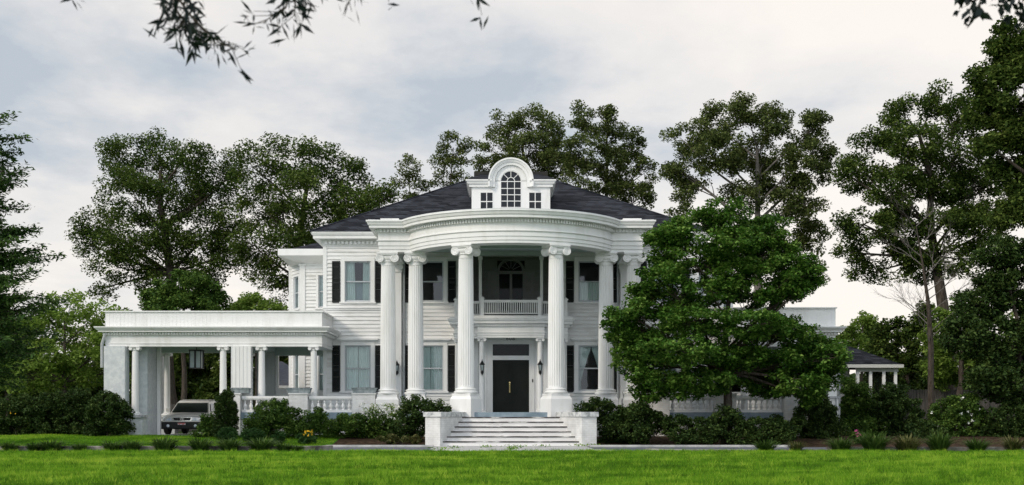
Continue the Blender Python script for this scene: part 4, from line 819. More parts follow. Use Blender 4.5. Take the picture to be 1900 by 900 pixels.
# ------------------------------------------------------------------ car in the carport
car = thing('parked_car', 'silver sport utility car with dark bumper parked facing out under the carport', 'car', (-13.24, 48.4, 0.285))
CT = lambda x, y, z: Vector((-13.24 + x, 48.4 + y, 0.285 + z))
def loft(mb, rings, caps=True):
    n = len(rings[0]); vs = [p for r in rings for p in r]; fs = []
    for k in range(len(rings) - 1):
        for i in range(n): j = (i + 1) % n; fs.append((k * n + i, k * n + j, (k + 1) * n + j, (k + 1) * n + i))
    if caps: fs.append(tuple(range(n))[::-1]); fs.append(tuple(range((len(rings) - 1) * n, len(rings) * n)))
    mb.add(vs, fs)
def ring(y, w, zb, zt, crown=0.02):
    pts = [(-w * .90, zb), (w * .90, zb), (w * .97, zb + .08), (w, zb + (zt - zb) * .45), (w * .985, zt - .10), (w * .93, zt - .03), (w * .80, zt), (w * .4, zt + crown), (-w * .4, zt + crown), (-w * .80, zt), (-w * .93, zt - .03), (-w * .985, zt - .10), (-w, zb + (zt - zb) * .45), (-w * .97, zb + .08)]
    return [(x, y, z) for x, z in pts]
mb = MB(CT); loft(mb, [ring(0.0, .76, .46, .68), ring(.05, .82, .40, .74), ring(.22, .86, .30, .785), ring(.6, .885, .26, .82), ring(1.12, .89, .24, .88), ring(1.3, .89, .24, .90, .0), ring(3.6, .89, .24, .92, 0), ring(4.15, .87, .28, .92, 0), ring(4.28, .82, .36, .88, 0)])
c0 = lambda y, w, z: [(-w, y, z), (w, y, z)]
def cab(zs):   # cabin shell as a loft upward
    out_ = []
    for (z, y0, y1, w0, w1) in zs: out_.append([(-w0, y0, z), (w0, y0, z), (w1, (y0 + y1) / 2, z), (w1, y1, z), (-w1, y1, z), (-w1, (y0 + y1) / 2, z)])
    return out_
loft(mb, cab([(.86, 1.10, 4.15, .80, .84), (1.30, 1.66, 4.02, .66, .70), (1.40, 1.86, 3.90, .60, .63), (1.445, 2.05, 3.75, .50, .52)]))
mb.build('body', 'silver', car, 50)
mb = MB(CT); mb.add([(-.74, 1.125, .90), (.74, 1.125, .90), (.62, 1.61, 1.295), (-.62, 1.61, 1.295)], [(0, 1, 2, 3)]); mb.build('windshield', 'car_glass', car)
for s in (-1, 1):
    mb = MB(CT); mb.add([(s * .812, 1.45, .93), (s * .838, 2.45, .93), (s * .722, 2.45, 1.28), (s * .70, 1.80, 1.28)], [(0, 1, 2, 3)]); mb.add([(s * .842, 2.52, .93), (s * .845, 3.6, .93), (s * .722, 3.5, 1.28), (s * .726, 2.52, 1.28)], [(0, 1, 2, 3)]); mb.build('side_window', 'car_glass', car)
    mb = MB(CT); mb.add([(s * .42, -0.012, .56), (s * .70, 0.0, .56), (s * .80, .10, .58), (s * .79, .10, .70), (s * .68, .01, .705), (s * .46, -0.01, .69), (s * .43, .10, .57), (s * .79, .2, .58), (s * .79, .2, .70), (s * .46, .1, .69)], [(0, 1, 2, 3, 4, 5), (0, 5, 9, 6), (2, 7, 8, 3), (3, 8, 9, 5, 4)]); hl = mb.build('headlight', 'lens', car)
    mb = MB(CT); mb.box(s * .90, s * 1.06, 1.42, 1.52, .93, 1.07); mb.build('mirror', 'silver', car)
    mb = MB(CT); mb.lathe([(0.06, 0), (0.06, 0.03)], n=12, T=lambda a, b, c, s=s: CT(s * .55 + a, -.045 - c, .36 + b)); mb.build('fog_lamp', 'lens', car)
    for yw in (.80, 3.42):
        TW = lambda a, b, c, s=s, yw=yw: CT(s * (.90 - c), yw + a, .33 + b)
        mb = MB(); mb.lathe([(0.22, 0.0), (0.30, -0.005), (0.33, 0.03), (0.33, 0.17), (0.30, 0.20), (0.2, 0.2)], n=28, T=TW); w_ = mb.build('wheel', 'tyre', car, 40)
        mb = MB(); mb.lathe([(0.20, -0.004), (0.205, 0.03), (0.06, 0.02), (0.05, -0.006), (0.01, -0.008)], n=20, T=TW); mb.build('rim', 'chrome', w_, 40)
mb = MB(CT); mb.box(-.385, .385, -.012, .02, .555, .70); mb.build('grille_surround', 'chrome', car)
mb = MB(CT); mb.add([(-.36, -.016, .685), (.36, -.016, .685), (.31, -.016, .58), (-.31, -.016, .58)], [(0, 1, 2, 3)])
mb.build('grille', 'plastic', car)
mb = MB(CT)
for (a, b, c, d) in ((-.045, -.028, .605, .665), (.028, .045, .605, .665), (-.03, .03, .629, .641)): mb.box(a, b, -.03, -.018, c, d)
for (p, q) in (((-.065, .595), (.065, .595)), ((.065, .595), (.08, .675)), ((.08, .675), (-.08, .675)), ((-.08, .675), (-.065, .595))): mb.tube([(p[0], -.022, p[1]), (q[0], -.022, q[1])], .006, 5)
mb.build('emblem', 'chrome', car)
mb = MB(CT); loft(mb, [[(x, y, z) for x, z in ((-w, zb), (w, zb), (w, zt), (-w, zt))] for y, w, zb, zt in ((-.07, .72, .28, .50), (-.02, .84, .23, .535), (.3, .895, .22, .55))]); mb.build('bumper', 'plastic', car)
mb = MB(CT); mb.box(-.80, .80, -.045, .05, .505, .552); mb.build('bumper_trim', 'silver', car)
mb = MB(CT); mb.box(-.155, .155, -.085, -.072, .40, .48); pl = mb.build('licence_plate', 'plate', car)
mb = MB(CT); mb.box(-.15, .15, -.088, -.0855, .445, .476); mb.box(-.11, -.05, -.088, -.0855, .41, .435); mb.box(.02, .10, -.088, -.0855, .41, .435); mb.build('plate_marking', 'plate_red', pl)

# ------------------------------------------------------------------ neighbouring houses and fences
def small_house(label, x0, x1, y0, y1, zw, zr, porch=False, loc=None):
    h = thing('neighbour_house', label, 'house', ((x0 + x1) / 2, (y0 + y1) / 2, 0.28))
    mb = MB(); siding(mb, (x0, y0), (x1, y0), 0.25, zw, pitch=0.2); siding(mb, (x1, y0), (x1, y1), 0.25, zw, pitch=0.2); siding(mb, (x1, y1), (x0, y1), 0.25, zw, pitch=0.2); siding(mb, (x0, y1), (x0, y0), 0.25, zw, pitch=0.2); mb.build('wall', 'far_wall', h)
    o_ = 0.55; ym = (y0 + y1) / 2; ins = min((x1 - x0) / 2 - 0.1, (y1 - y0) / 2)
    mb = MB(); mb.add([(x0 - o_, y0 - o_, zw), (x1 + o_, y0 - o_, zw), (x1 + o_, y1 + o_, zw), (x0 - o_, y1 + o_, zw), (x0 + ins, ym, zr), (x1 - ins, ym, zr)], [(0, 1, 5, 4), (1, 2, 5), (2, 3, 4, 5), (3, 0, 4), (3, 2, 1, 0)]); mb.build('roof', 'shingle' if porch else 'pale_roof', h)
    mb = MB(); mb.sweep([(x0 - o_, y1), (x0 - o_, y0 - o_), (x1 + o_, y0 - o_), (x1 + o_, y1)], [(-0.02, zw - 0.16), (0.06, zw - 0.16), (0.06, zw + 0.02), (-0.02, zw + 0.02)]); mb.build('gutter', 'white', h)
    for k in range(2):
        xm = x0 + (x1 - x0) * (0.3 + 0.4 * k); T = plane_frame((xm, y0), (1, 0))
        mb = MB(T); mb.box(-0.62, 0.62, 0.03, 0.07, 1.3, 2.9); w_ = mb.build('window', 'white', h)
        mb = MB(T); mb.box(-0.5, -0.02, 0.071, 0.076, 1.4, 2.8); mb.box(0.02, 0.5, 0.071, 0.076, 1.4, 2.8); mb.build('pane', 'interior', w_)
    return h
nb = small_house('small white house with dark hip roof and screened porch seen beyond the right wing', 12.6, 17.0, 60.4, 68, 3.70, 5.65, True)
# its screened porch on the right-hand part of the front
mb = MB(); zp = 3.52
mb.box(16.9, 18.9, 58.9, 60.35, 0.2, 0.5); mb.build('porch_floor', 'grey_paint', nb)
mb = MB(); mb.add([(16.3, 58.5, zp), (19.1, 58.5, zp), (19.1, 65.0, zp), (16.3, 65.0, zp), (15.9, 61.6, 4.9), (16.5, 61.6, 4.9)], [(0, 1, 5, 4), (1, 2, 5), (2, 3, 4, 5), (3, 0, 4), (3, 2, 1, 0)]); mb.build('porch_roof', 'shingle', nb)
mb = MB(); mb.box(16.3, 19.1, 58.42, 58.499, zp - 0.14, zp + 0.02); mb.box(16.9, 18.95, 58.8, 58.9, 3.20, zp - 0.141); mb.build('porch_beam', 'far_wall', nb)
for x in (16.97, 17.6, 18.25, 18.82): mb = MB(); mb.box(x - 0.07, x + 0.07, 58.78, 58.92, 0.28, 3.2); mb.build('porch_post', 'white', nb)
mb = MB(); mb.add([(16.9, 58.86, 0.5), (18.9, 58.86, 0.5), (18.9, 58.86, 3.2), (16.9, 58.86, 3.2)], [(0, 1, 2, 3)]); mb.build('shade_or_screen_sheet', 'shade_or_screen', nb)
small_house('low grey roofed neighbour house glimpsed through the open left porch', -19.5, -14.2, 84, 92, 3.1, 5.0)
def board_fence(label, x0, x1, y, z1, mat='wood_fence', bw=0.14, y2=None):
    y2 = y2 or y; fn = thing('board_fence', label, 'fence', ((x0 + x1) / 2, (y + y2) / 2, 0.28)); T = plane_frame((x0, y), (x1 - x0, y2 - y, 0)); ln = math.hypot(x1 - x0, y2 - y); rnd = random.Random(int(x0 * 7))
    mb = MB(T); n = int(ln / bw)
    for i in range(n): u = i * bw; mb.box(u, u + bw - 0.012, 0.0, 0.02 + 0.006 * (i % 2), 0.2, z1 + rnd.uniform(-0.03, 0.03))
    mb.build('boards', mat, fn)
    mb = MB(T)
    for z in (0.6, z1 - 0.25): mb.box(0, ln, -0.05, -0.002, z, z + 0.09)
    mb.build('rail', mat, fn)
    for i in range(int(ln / 2.4) + 1): mb = MB(T); u = min(ln, i * 2.4); mb.box(u - 0.05, u + 0.05, -0.15, -0.052, 0.2, z1 + 0.12); mb.build('post', mat, fn)
board_fence('dark weathered board fence behind the trees at the far right', 19.4, 30, 60, 2.35)
board_fence('paler low board fence behind the right hand shrub border', 20.2, 27, 51.5, 1.75, 'wood_fence', 0.16)
board_fence('brown board fence behind the carport car', -20.5, -13.6, 60, 1.6)

# ------------------------------------------------------------------ foliage
def leaf_mesh(name, C, size, mat, parent, rng, up=0.6, aspect=0.55, axis=None, fold=0.18):
    n = len(C)
    nrm = rng.normal(size=(n, 3)); nrm[:, 2] = np.abs(nrm[:, 2]) + up; nrm /= np.linalg.norm(nrm, axis=1, keepdims=True)
    t = rng.normal(size=(n, 3)) if axis is None else axis + 0.35 * rng.normal(size=(n, 3))
    t -= nrm * np.sum(t * nrm, axis=1, keepdims=True); t /= np.linalg.norm(t, axis=1, keepdims=True) + 1e-9
    b = np.cross(nrm, t); s = (size * rng.uniform(0.45, 1.45, n))[:, None]
    V = np.empty((n, 4, 3)); V[:, 0] = C - t * s * 0.5; V[:, 2] = C + t * s * 0.5
    V[:, 1] = C + b * s * aspect * 0.5 + nrm * s * fold; V[:, 3] = C - b * s * aspect * 0.5 + nrm * s * fold
    og = ORIG[parent.name] if parent is not None and parent.name in ORIG else Vector((0, 0, 0))
    V -= np.array(og)
    return quads(name, V.reshape(-1, 3), np.arange(4 * n).reshape(n, 4), mat, parent, np.repeat(rng.uniform(0, 1, n), 4))
def quads(name, V, Fi, mat, parent, tint):
    me = bpy.data.meshes.new(name); nf, k = Fi.shape
    me.vertices.add(len(V)); me.vertices.foreach_set('co', V.astype(np.float32).ravel())
    me.loops.add(nf * k); me.loops.foreach_set('vertex_index', Fi.astype(np.int32).ravel())
    me.polygons.add(nf); me.polygons.foreach_set('loop_start', (np.arange(nf) * k).astype(np.int32)); me.polygons.foreach_set('loop_total', np.full(nf, k, np.int32))
    a = me.attributes.new('tint', 'FLOAT', 'POINT'); a.data.foreach_set('value', tint.astype(np.float32))
    me.update(calc_edges=True); me.materials.append(M[mat])
    o = bpy.data.objects.new(name, me); col.objects.link(o)
    if parent is not None: o.parent = parent
    return o
def curve(p, q, sag, rnd, n=5):
    p, q = Vector(p), Vector(q); o = []
    d = (q - p); ln = d.length; w = Vector((rnd.uniform(-1, 1), rnd.uniform(-1, 1), rnd.uniform(-0.4, 0.4))) * ln * 0.06
    for i in range(n + 1):
        t = i / n; o.append(p + d * t + Vector((0, 0, 1)) * (sag * ln * (t - t * t)) + w * math.sin(PI * t))
    return o
DENS, PERS = 1.28, 1.9
G_OAK = 'tall oaks behind the house'
def make_tree(name, label, cat, Y, base, blobs, leaf=0.16, mat='oak', trunk_r=0.35, rc=0.74, dens=1.25, per=60, seed=1, group=None, bark='bark', flat=0.75, spread=0.9, up=0.6, base_z=None, top=0.75, twig=0.4, aspect=0.6, depth=0.9, stems=None, leafname='crown', fork=0.35, inner=0.45):
    rng = np.random.default_rng(seed); rnd = random.Random(seed); s = F / Y
    B = []
    for (px, py, rx, ry) in blobs:
        yb = Y + rnd.uniform(-1, 1) * spread * rx / s
        B.append((P(px, py, yb), rx / s, ry / s))
    bx = (base - CX) / s; bz = (ground_z(bx, Y) if base_z is None else base_z)
    t = thing(name, label, cat, (bx, Y, bz), group)
    zmax = max(c.z + r for c, a, r in B); zmin = min(c.z - r for c, a, r in B)
    mx_ = sum(c.x * a for c, a, r in B) / sum(a for c, a, r in B)
    # trunk
    zt_ = zmin + (zmax - zmin) * top; tp = []
    for i in range(8):
        q = i / 7; z = bz - 0.1 + (zt_ - bz + 0.1) * q
        tp.append(Vector((bx + (mx_ - bx) * q ** 1.5 + rnd.uniform(-1, 1) * trunk_r * 0.5 * (0 < i), Y + rnd.uniform(-1, 1) * trunk_r * 0.5 * (0 < i), z)))
    tr_ = [trunk_r * (1.35 if i == 0 else (1 - 0.80 * i / 7)) for i in range(8)]
    mb = MB(); mb.tube(tp, tr_, 9); mb.build('trunk', bark, t, 60)
    def on_trunk(z):
        z = min(max(z, bz), zt_)
        for i in range(7):
            if tp[i].z <= z <= tp[i + 1].z:
                q = (z - tp[i].z) / (tp[i + 1].z - tp[i].z + 1e-9); return tp[i].lerp(tp[i + 1], q), tr_[i] + (tr_[i + 1] - tr_[i]) * q
        return tp[-1], tr_[-1]
    mb = MB(); pts = []; fz = zmin + (zmax - zmin) * fork * 0.4
    for (c, a, r) in B:
        hd = math.hypot(c.x - mx_, c.y - Y)
        p, pr = on_trunk(max(fz, c.z - hd * 0.75 - 0.4)); ln = (c - p).length
        cv = curve(p, c, -0.05 if c.z > p.z else 0.1, rnd, 6); r0 = min(pr * 0.6, 0.03 + ln * 0.022)
        mb.tube(cv, [r0 * (1 - 0.75 * i / 6) for i in range(7)], 6)
        nc = max(3, int(dens * DENS * PI * a * r / (rc * rc)))
        for k in range(nc):
            d = Vector(rng.normal(size=3)).normalized(); q = (inner + (1 - inner) * rng.uniform() ** 0.6)
            cc = c + Vector((d.x * a * q, d.y * a * depth * q, d.z * r * q)); rr = rc * rng.uniform(0.65, 1.25); pts.append((cc, rr))
            if rng.uniform() < twig:
                st_ = cv[rnd.randint(3, 6)]; mb.tube(curve(st_, cc, 0.05, rnd, 3), [r0 * 0.25, r0 * 0.2, r0 * 0.13, r0 * 0.06], 4)
    mb.build('branches', bark, t, 60)
    C = []
    for cc, rr in pts:
        n = max(6, int((1.75 if group == G_OAK else 1) * per * PERS * rr * rr / (rc * rc))); d = rng.normal(size=(n, 3)); d /= np.linalg.norm(d, axis=1, keepdims=True); q = rng.uniform(0, 1, (n, 1)) ** 0.45
        C.append(np.array(cc) + d * q * rr * np.array([1, 1, flat]))
    C = np.concatenate(C); leaf_mesh(leafname, C, leaf, mat, t, rng, up=up, aspect=aspect)
    return t
G_OAK = 'tall oaks behind the house'
OK_ = dict(group=G_OAK)
make_tree('oak_tree', 'broad dense dark oak rising behind the carport roof', 'tree', 74, 318,
    [(225, 297, 42, 45), (292, 287, 45, 40), (350, 290, 38, 38), (250, 365, 65, 50), (330, 355, 70, 55), (398, 340, 50, 48), (180, 418, 42, 33), (262, 445, 75, 50), (345, 435, 75, 55), (415, 415, 45, 50), (160, 450, 28, 25), (215, 495, 45, 32), (300, 515, 50, 30), (385, 495, 48, 38), (190, 535, 22, 18), (432, 320, 25, 30), (435, 470, 25, 30)], trunk_r=0.55, seed=2, **OK_)
make_tree('oak_tree', 'wide dark oak left of the main roof, behind the side bay', 'tree', 71, 548,
    [(468, 310, 38, 42), (520, 293, 42, 40), (580, 300, 42, 40), (640, 325, 42, 40), (485, 385, 55, 48), (560, 375, 70, 58), (648, 385, 52, 48), (700, 380, 36, 35), (472, 455, 45, 38), (545, 455, 65, 45), (625, 435, 50, 42), (482, 508, 40, 32), (528, 535, 30, 28), (722, 365, 20, 20), (570, 520, 40, 30)], trunk_r=0.5, seed=3, **OK_)
make_tree('young_oak_tree', 'slender sparse tree peeping over the left slope of the roof', 'tree', 76, 764, [(762, 308, 24, 22), (742, 332, 20, 16), (776, 345, 16, 22), (764, 378, 22, 20), (740, 400, 22, 20), (775, 420, 20, 20)], trunk_r=0.12, rc=0.4, dens=0.75, per=42, leaf=0.15, mat='oak_olive', seed=4, spread=0.6)
make_tree('young_oak_tree', 'loose olive green tree between the roof and the tall central oak', 'tree', 77, 818, [(838, 272, 26, 24), (862, 268, 16, 22), (815, 298, 18, 22), (845, 312, 30, 25), (822, 335, 22, 20), (860, 345, 25, 20)], trunk_r=0.14, rc=0.42, dens=0.85, per=45, leaf=0.15, mat='oak_olive', seed=5, spread=0.6)
make_tree('oak_tree', 'olive oak directly behind the dormer', 'tree', 82, 968, [(935, 232, 32, 26), (985, 226, 36, 26), (1022, 248, 25, 32), (922, 285, 36, 36), (980, 285, 48, 42), (1030, 298, 32, 36), (893, 312, 16, 20), (950, 338, 55, 28), (1010, 345, 45, 28), (970, 400, 70, 40)], trunk_r=0.4, rc=0.6, mat='oak_olive', dens=1.1, seed=6, **OK_)
make_tree('oak_tree', 'airy olive oak with sky showing through, right of the dormer', 'tree', 78, 1100, [(1085, 220, 34, 24), (1130, 228, 34, 28), (1168, 262, 36, 32), (1090, 285, 45, 42), (1150, 305, 46, 42), (1195, 322, 22, 30), (1075, 345, 36, 36), (1140, 365, 46, 32), (1188, 365, 26, 28), (1120, 410, 50, 30)], trunk_r=0.32, rc=0.5, dens=0.85, per=48, mat='oak_olive', seed=7, bark='bark', **OK_)
make_tree('oak_tree', 'big spreading oak with pale limbs behind the leafy front tree', 'tree', 70, 1402, [(1385, 210, 38, 32), (1325, 228, 40, 32), (1440, 232, 42, 30), (1270, 262, 36, 32), (1508, 238, 34, 26), (1340, 285, 55, 40), (1420, 292, 55, 42), (1490, 300, 50, 42), (1248, 305, 20, 24), (1285, 328, 40, 30), (1530, 305, 24, 36), (1400, 362, 55, 34), (1480, 372, 46, 40), (1505, 435, 30, 40), (1265, 385, 22, 26), (1490, 510, 40, 35), (1430, 470, 40, 40)], trunk_r=0.42, rc=0.55, dens=1.2, per=55, mat='oak_olive', seed=8, bark='pale_bark', **OK_)
make_tree('oak_tree', 'large dark oak with a leaning trunk in front of bright sky on the right', 'tree', 64, 1768, [(1742, 188, 42, 26), (1682, 212, 42, 30), (1800, 208, 46, 32), (1622, 262, 42, 26), (1700, 268, 60, 40), (1782, 278, 60, 46), (1592, 326, 46, 36), (1662, 345, 55, 40), (1742, 345, 50, 36), (1822, 335, 55, 46), (1602, 416, 46, 32), (1662, 436, 55, 40), (1582, 468, 34, 26), (1702, 465, 46, 34), (1622, 505, 46, 18), (1562, 318, 20, 30), (1800, 420, 40, 40), (1755, 425, 50, 36), (1722, 500, 46, 26), (1660, 395, 46, 30), (1790, 385, 46, 34), (1690, 320, 40, 30), (1800, 485, 40, 32), (1835, 425, 36, 36)], trunk_r=0.45, rc=0.58, dens=1.15, per=55, seed=9, **OK_)
make_tree('oak_tree', 'dark leafy oak cropped by the right edge of the photo', 'tree', 50, 1965, [(1868, 85, 40, 45), (1850, 150, 50, 40), (1832, 212, 40, 26), (1905, 195, 60, 70), (1872, 290, 46, 46), (1925, 345, 60, 80), (1885, 400, 36, 40), (1940, 90, 60, 60), (1990, 250, 60, 90), (1830, 265, 25, 20)], trunk_r=0.4, rc=0.45, dens=1.4, per=58, leaf=0.17, seed=10, **OK_)
make_tree('understorey_tree', 'dark broad leaved tree with fresh sprigs at the right edge, below the cropped oak', 'tree', 46, 1905, [(1850, 470, 40, 32), (1895, 525, 60, 60), (1822, 560, 55, 42), (1795, 620, 45, 46), (1872, 640, 60, 55), (1930, 620, 50, 80), (1840, 700, 50, 40), (1930, 470, 40, 50), (1900, 720, 60, 40)], trunk_r=0.16, rc=0.34, dens=1.6, per=58, leaf=0.14, seed=11, mat='dark_shrub')
make_tree('round_headed_tree', 'dark round headed tree just above the carport roof line', 'tree', 66, 340, [(340, 540, 62, 34), (298, 560, 36, 28), (388, 562, 34, 28), (340, 580, 70, 30)], trunk_r=0.2, rc=0.38, dens=1.7, per=60, leaf=0.16, seed=12, mat='shrub')
make_tree('small_tree', 'light green bushy tree showing above the porch parapet by the side bay', 'tree', 68, 478, [(475, 566, 36, 18), (450, 585, 30, 22), (505, 590, 30, 25)], trunk_r=0.15, rc=0.4, dens=1.5, per=60, leaf=0.18, seed=13, mat='light_green')
make_tree('small_tree', 'light green spreading tree left of the carport', 'tree', 54, 117, [(130, 568, 42, 26), (180, 583, 36, 26), (85, 598, 38, 32), (152, 628, 56, 40), (100, 655, 48, 40), (192, 648, 30, 40), (45, 640, 46, 50), (212, 690, 26, 36), (40, 700, 50, 35), (130, 700, 60, 35), (222, 585, 14, 12)], trunk_r=0.16, rc=0.42, dens=1.05, per=50, leaf=0.15, seed=14, mat='light_green', twig=0.6)
make_tree('small_tree', 'pale loose tree standing behind the small house roof', 'tree', 74, 1598, [(1600, 605, 30, 26), (1580, 632, 24, 26), (1622, 625, 22, 22), (1600, 655, 35, 25)], trunk_r=0.14, rc=0.4, dens=1.0, per=50, leaf=0.2, seed=15, mat='light_green')
make_tree('evergreen_tree', 'dark evergreen tree right of the small house', 'tree', 63, 1690, [(1660, 615, 32, 28), (1640, 640, 26, 36), (1702, 645, 40, 46), (1670, 690, 50, 40), (1720, 600, 30, 40)], trunk_r=0.16, rc=0.4, dens=1.2, per=55, leaf=0.18, seed=16, mat='oak')
make_tree('evergreen_tree', 'mid green bushy tree between the bare tree and the dark trunk', 'tree', 58, 1780, [(1745, 620, 34, 50), (1790, 600, 36, 55), (1765, 680, 50, 40), (1822, 660, 40, 45)], trunk_r=0.22, rc=0.4, dens=1.0, per=55, leaf=0.17, seed=17, mat='light_green')
for k, (Y_, bs, lab) in enumerate(((88, [(180, 690, 70, 50), (120, 720, 60, 40), (230, 640, 40, 60)], 'dark tree far behind the light green spreading tree'), (84, [(330, 690, 70, 60), (300, 740, 60, 40), (380, 640, 60, 60)], 'dark tree filling the view behind the parked car'),
        (80, [(440, 660, 50, 70), (420, 740, 50, 40), (470, 720, 40, 40)], 'dark tree seen through the carport beside the boarded pier'), (90, [(540, 650, 45, 55), (520, 700, 40, 40), (575, 690, 30, 60)], 'dark tree seen through the open back of the porch'),
        (76, [(20, 660, 70, 70), (-40, 600, 60, 70), (60, 740, 60, 40)], 'dark tree at the far left behind the cedar'), (82, [(1690, 720, 60, 60), (1640, 700, 40, 60), (1760, 740, 60, 40)], 'dark tree behind the board fence'), (80, [(1860, 700, 70, 60), (1930, 650, 60, 90), (1800, 740, 50, 40)], 'dark tree behind the fence at the far right'))):
    make_tree('woodland_tree', lab, 'tree', Y_, bs[0][0], bs, trunk_r=0.3, rc=0.6, dens=1.5, per=50, leaf=0.28, seed=30 + k, mat='oak', group='dark trees at the back of the grounds')
# bare tree with thin twigs
t = thing('bare_tree', 'thin leafless tree with fine twigs on the right', 'tree', (P(1727, 770, 55).x, 55, 0.28)); rnd = random.Random(5)
b0 = P(1727, 770, 55); mb = MB(); mbb = MB()
tp = [Vector((b0.x, 55, 0.2)), P(1727, 640, 55), P(1722, 560, 55), P(1712, 490, 55), P(1700, 420, 55)]; mb.tube(tp, [0.16, 0.13, 0.09, 0.05, 0.02], 7); mb.build('trunk', 'bark', t, 60)
def twigs(p, d, ln, r, dep):
    q = p + d * ln; mbb.tube(curve(p, q, rnd.uniform(-0.1, 0.1), rnd, 3), [r, r * 0.8, r * 0.6, r * 0.4], 4)
    if dep:
        for _ in range(rnd.randint(3, 4)):
            e_ = (d + Vector((rnd.uniform(-1, 1), rnd.uniform(-1, 1), rnd.uniform(-0.5, 0.8))) * 0.75).normalized(); twigs(p.lerp(q, rnd.uniform(0.35, 1)), e_, ln * rnd.uniform(0.45, 0.7), r * 0.5, dep - 1)
for i in range(16):
    z = i / 15; p = tp[1].lerp(tp[2], min(1, z * 2.2)) if z < 0.45 else (tp[2].lerp(tp[3], (z - 0.45) / 0.3) if z < 0.75 else tp[3].lerp(tp[4], (z - 0.75) / 0.25))
    a = rnd.uniform(0, 2 * PI); twigs(p, Vector((math.cos(a) * 0.9, math.sin(a) * 0.9, 0.75)).normalized(), rnd.uniform(1.4, 2.6) * (1 - 0.4 * z), 0.024, 3)
mbb.build('branches', 'pale_bark', t)
# leafy dogwood on the front lawn edge
dg = [(1340, 392, 42, 24), (1300, 415, 55, 22), (1390, 425, 40, 22), (1250, 440, 50, 20), (1350, 450, 70, 26), (1430, 420, 34, 16), (1425, 470, 55, 24), (1270, 480, 65, 26), (1360, 500, 75, 28), (1470, 500, 50, 28), (1230, 515, 45, 20), (1310, 540, 75, 28), (1410, 545, 70, 30), (1480, 535, 30, 20), (1225, 565, 60, 24), (1165, 580, 42, 24), (1290, 595, 80, 28), (1390, 605, 80, 30), (1440, 608, 45, 28), (1190, 620, 60, 26), (1515, 645, 36, 22), (1150, 610, 26, 22),
      (1265, 650, 80, 28), (1360, 660, 70, 26), (1455, 660, 70, 26), (1530, 665, 45, 26), (1190, 670, 52, 28), (1225, 705, 60, 24), (1300, 705, 60, 24), (1410, 700, 60, 22), (1480, 710, 55, 26), (1536, 686, 24, 18), (1235, 445, 40, 20), (1495, 520, 30, 22), (1450, 450, 34, 18), (1200, 728, 28, 16), (1500, 742, 25, 16), (1265, 728, 40, 12), (1430, 725, 45, 14), (1460, 614, 50, 18), (1500, 634, 36, 18), (1330, 722, 30, 12), (1538, 650, 22, 18), (1150, 595, 30, 22), (1175, 650, 40, 24), (1520, 700, 40, 24), (1526, 662, 30, 22), (1200, 545, 40, 18)]
make_tree('dogwood_tree', 'bushy bright green tree in layers, standing before the right half of the house', 'tree', 42.7, 1347, dg, trunk_r=0.19, rc=0.32, dens=1.8, per=50, leaf=0.13, seed=21, mat='dogwood', flat=0.6, spread=0.85, up=0.9, top=0.8, twig=0.35, depth=1.0, base_z=0.02, fork=0.45, inner=0.35)
# cedar at the left edge: feathery drooping sprays on whorled boughs
def cedar(label, Y, base, ztop_px, zlow_px, reach, seed):
    rng = np.random.default_rng(seed); rnd = random.Random(seed); s = F / Y; bx = (base - CX) / s
    t = thing('cedar_tree', label, 'tree', (bx, Y, 0)); zt_ = EYE + (HZ - ztop_px) / s; zl = EYE + (HZ - zlow_px) / s
    mb = MB(); mb.tube([(bx, Y, -0.1), (bx + 0.05, Y, zl), (bx, Y, (zl + zt_) / 2), (bx + 0.03, Y, zt_)], [0.32, 0.26, 0.16, 0.03], 9); mb.build('trunk', 'bark', t, 60)
    mb = MB(); C = []; A = []
    for i in range(130):
        q = i / 129; z = zl + (zt_ - zl) * q; ln = reach * (1 - 0.50 * q) * rnd.uniform(0.45, 1.15) * (1 if q < 0.93 else 0.6); a = rnd.uniform(0, 2 * PI) if rnd.random() < 0.55 else rnd.uniform(-1.3, 0.9)
        d = Vector((math.cos(a), math.sin(a), 0)); p = Vector((bx, Y, z)); pts = []
        dr = rnd.uniform(0.05, 0.35); ri_ = rnd.uniform(0.0, 0.5)
        for k in range(9): w = k / 8; pts.append(p + d * ln * w + Vector((0, 0, ln * (ri_ * w - dr * w * w + 0.22 * max(0, w - 0.65)))))
        mb.tube(pts, [0.05 * (1 - 0.85 * k / 8) for k in range(9)], 5)
        side = Vector((-d.y, d.x, 0)); nsp = int(26 * ln / reach) + 6
        for j in range(nsp):
            w = 0.15 + 0.85 * (j + rnd.random()) / nsp; k = min(7, int(w * 8)); c = pts[k].lerp(pts[k + 1], w * 8 - k)
            for sg in (-1, 1):
                sl = ln * 0.30 * (1.05 - w * 0.75) * rnd.uniform(0.6, 1.2); dirn = (d * 0.8 + side * sg * 0.9 + Vector((0, 0, rnd.uniform(-0.25, 0.12)))).normalized()
                m_ = max(5, int(sl * 26)); tt = np.linspace(0.05, 1, m_)[:, None]
                C.append(np.array(c) + np.array(dirn) * tt * sl + rng.normal(scale=0.075, size=(m_, 3)) - np.array([0, 0, 0.12]) * tt ** 2 * sl); A.append(np.tile(np.array(dirn), (m_, 1)))
    mb.build('branches', 'bark', t, 60); leaf_mesh('crown', np.concatenate(C), 0.16, 'conifer', t, rng, up=0.7, aspect=0.34, axis=np.concatenate(A), fold=0.05)
cedar('feathery dark cedar with upturned bough tips at the left edge', 37, -62, 205, 705, 3.0, 51)
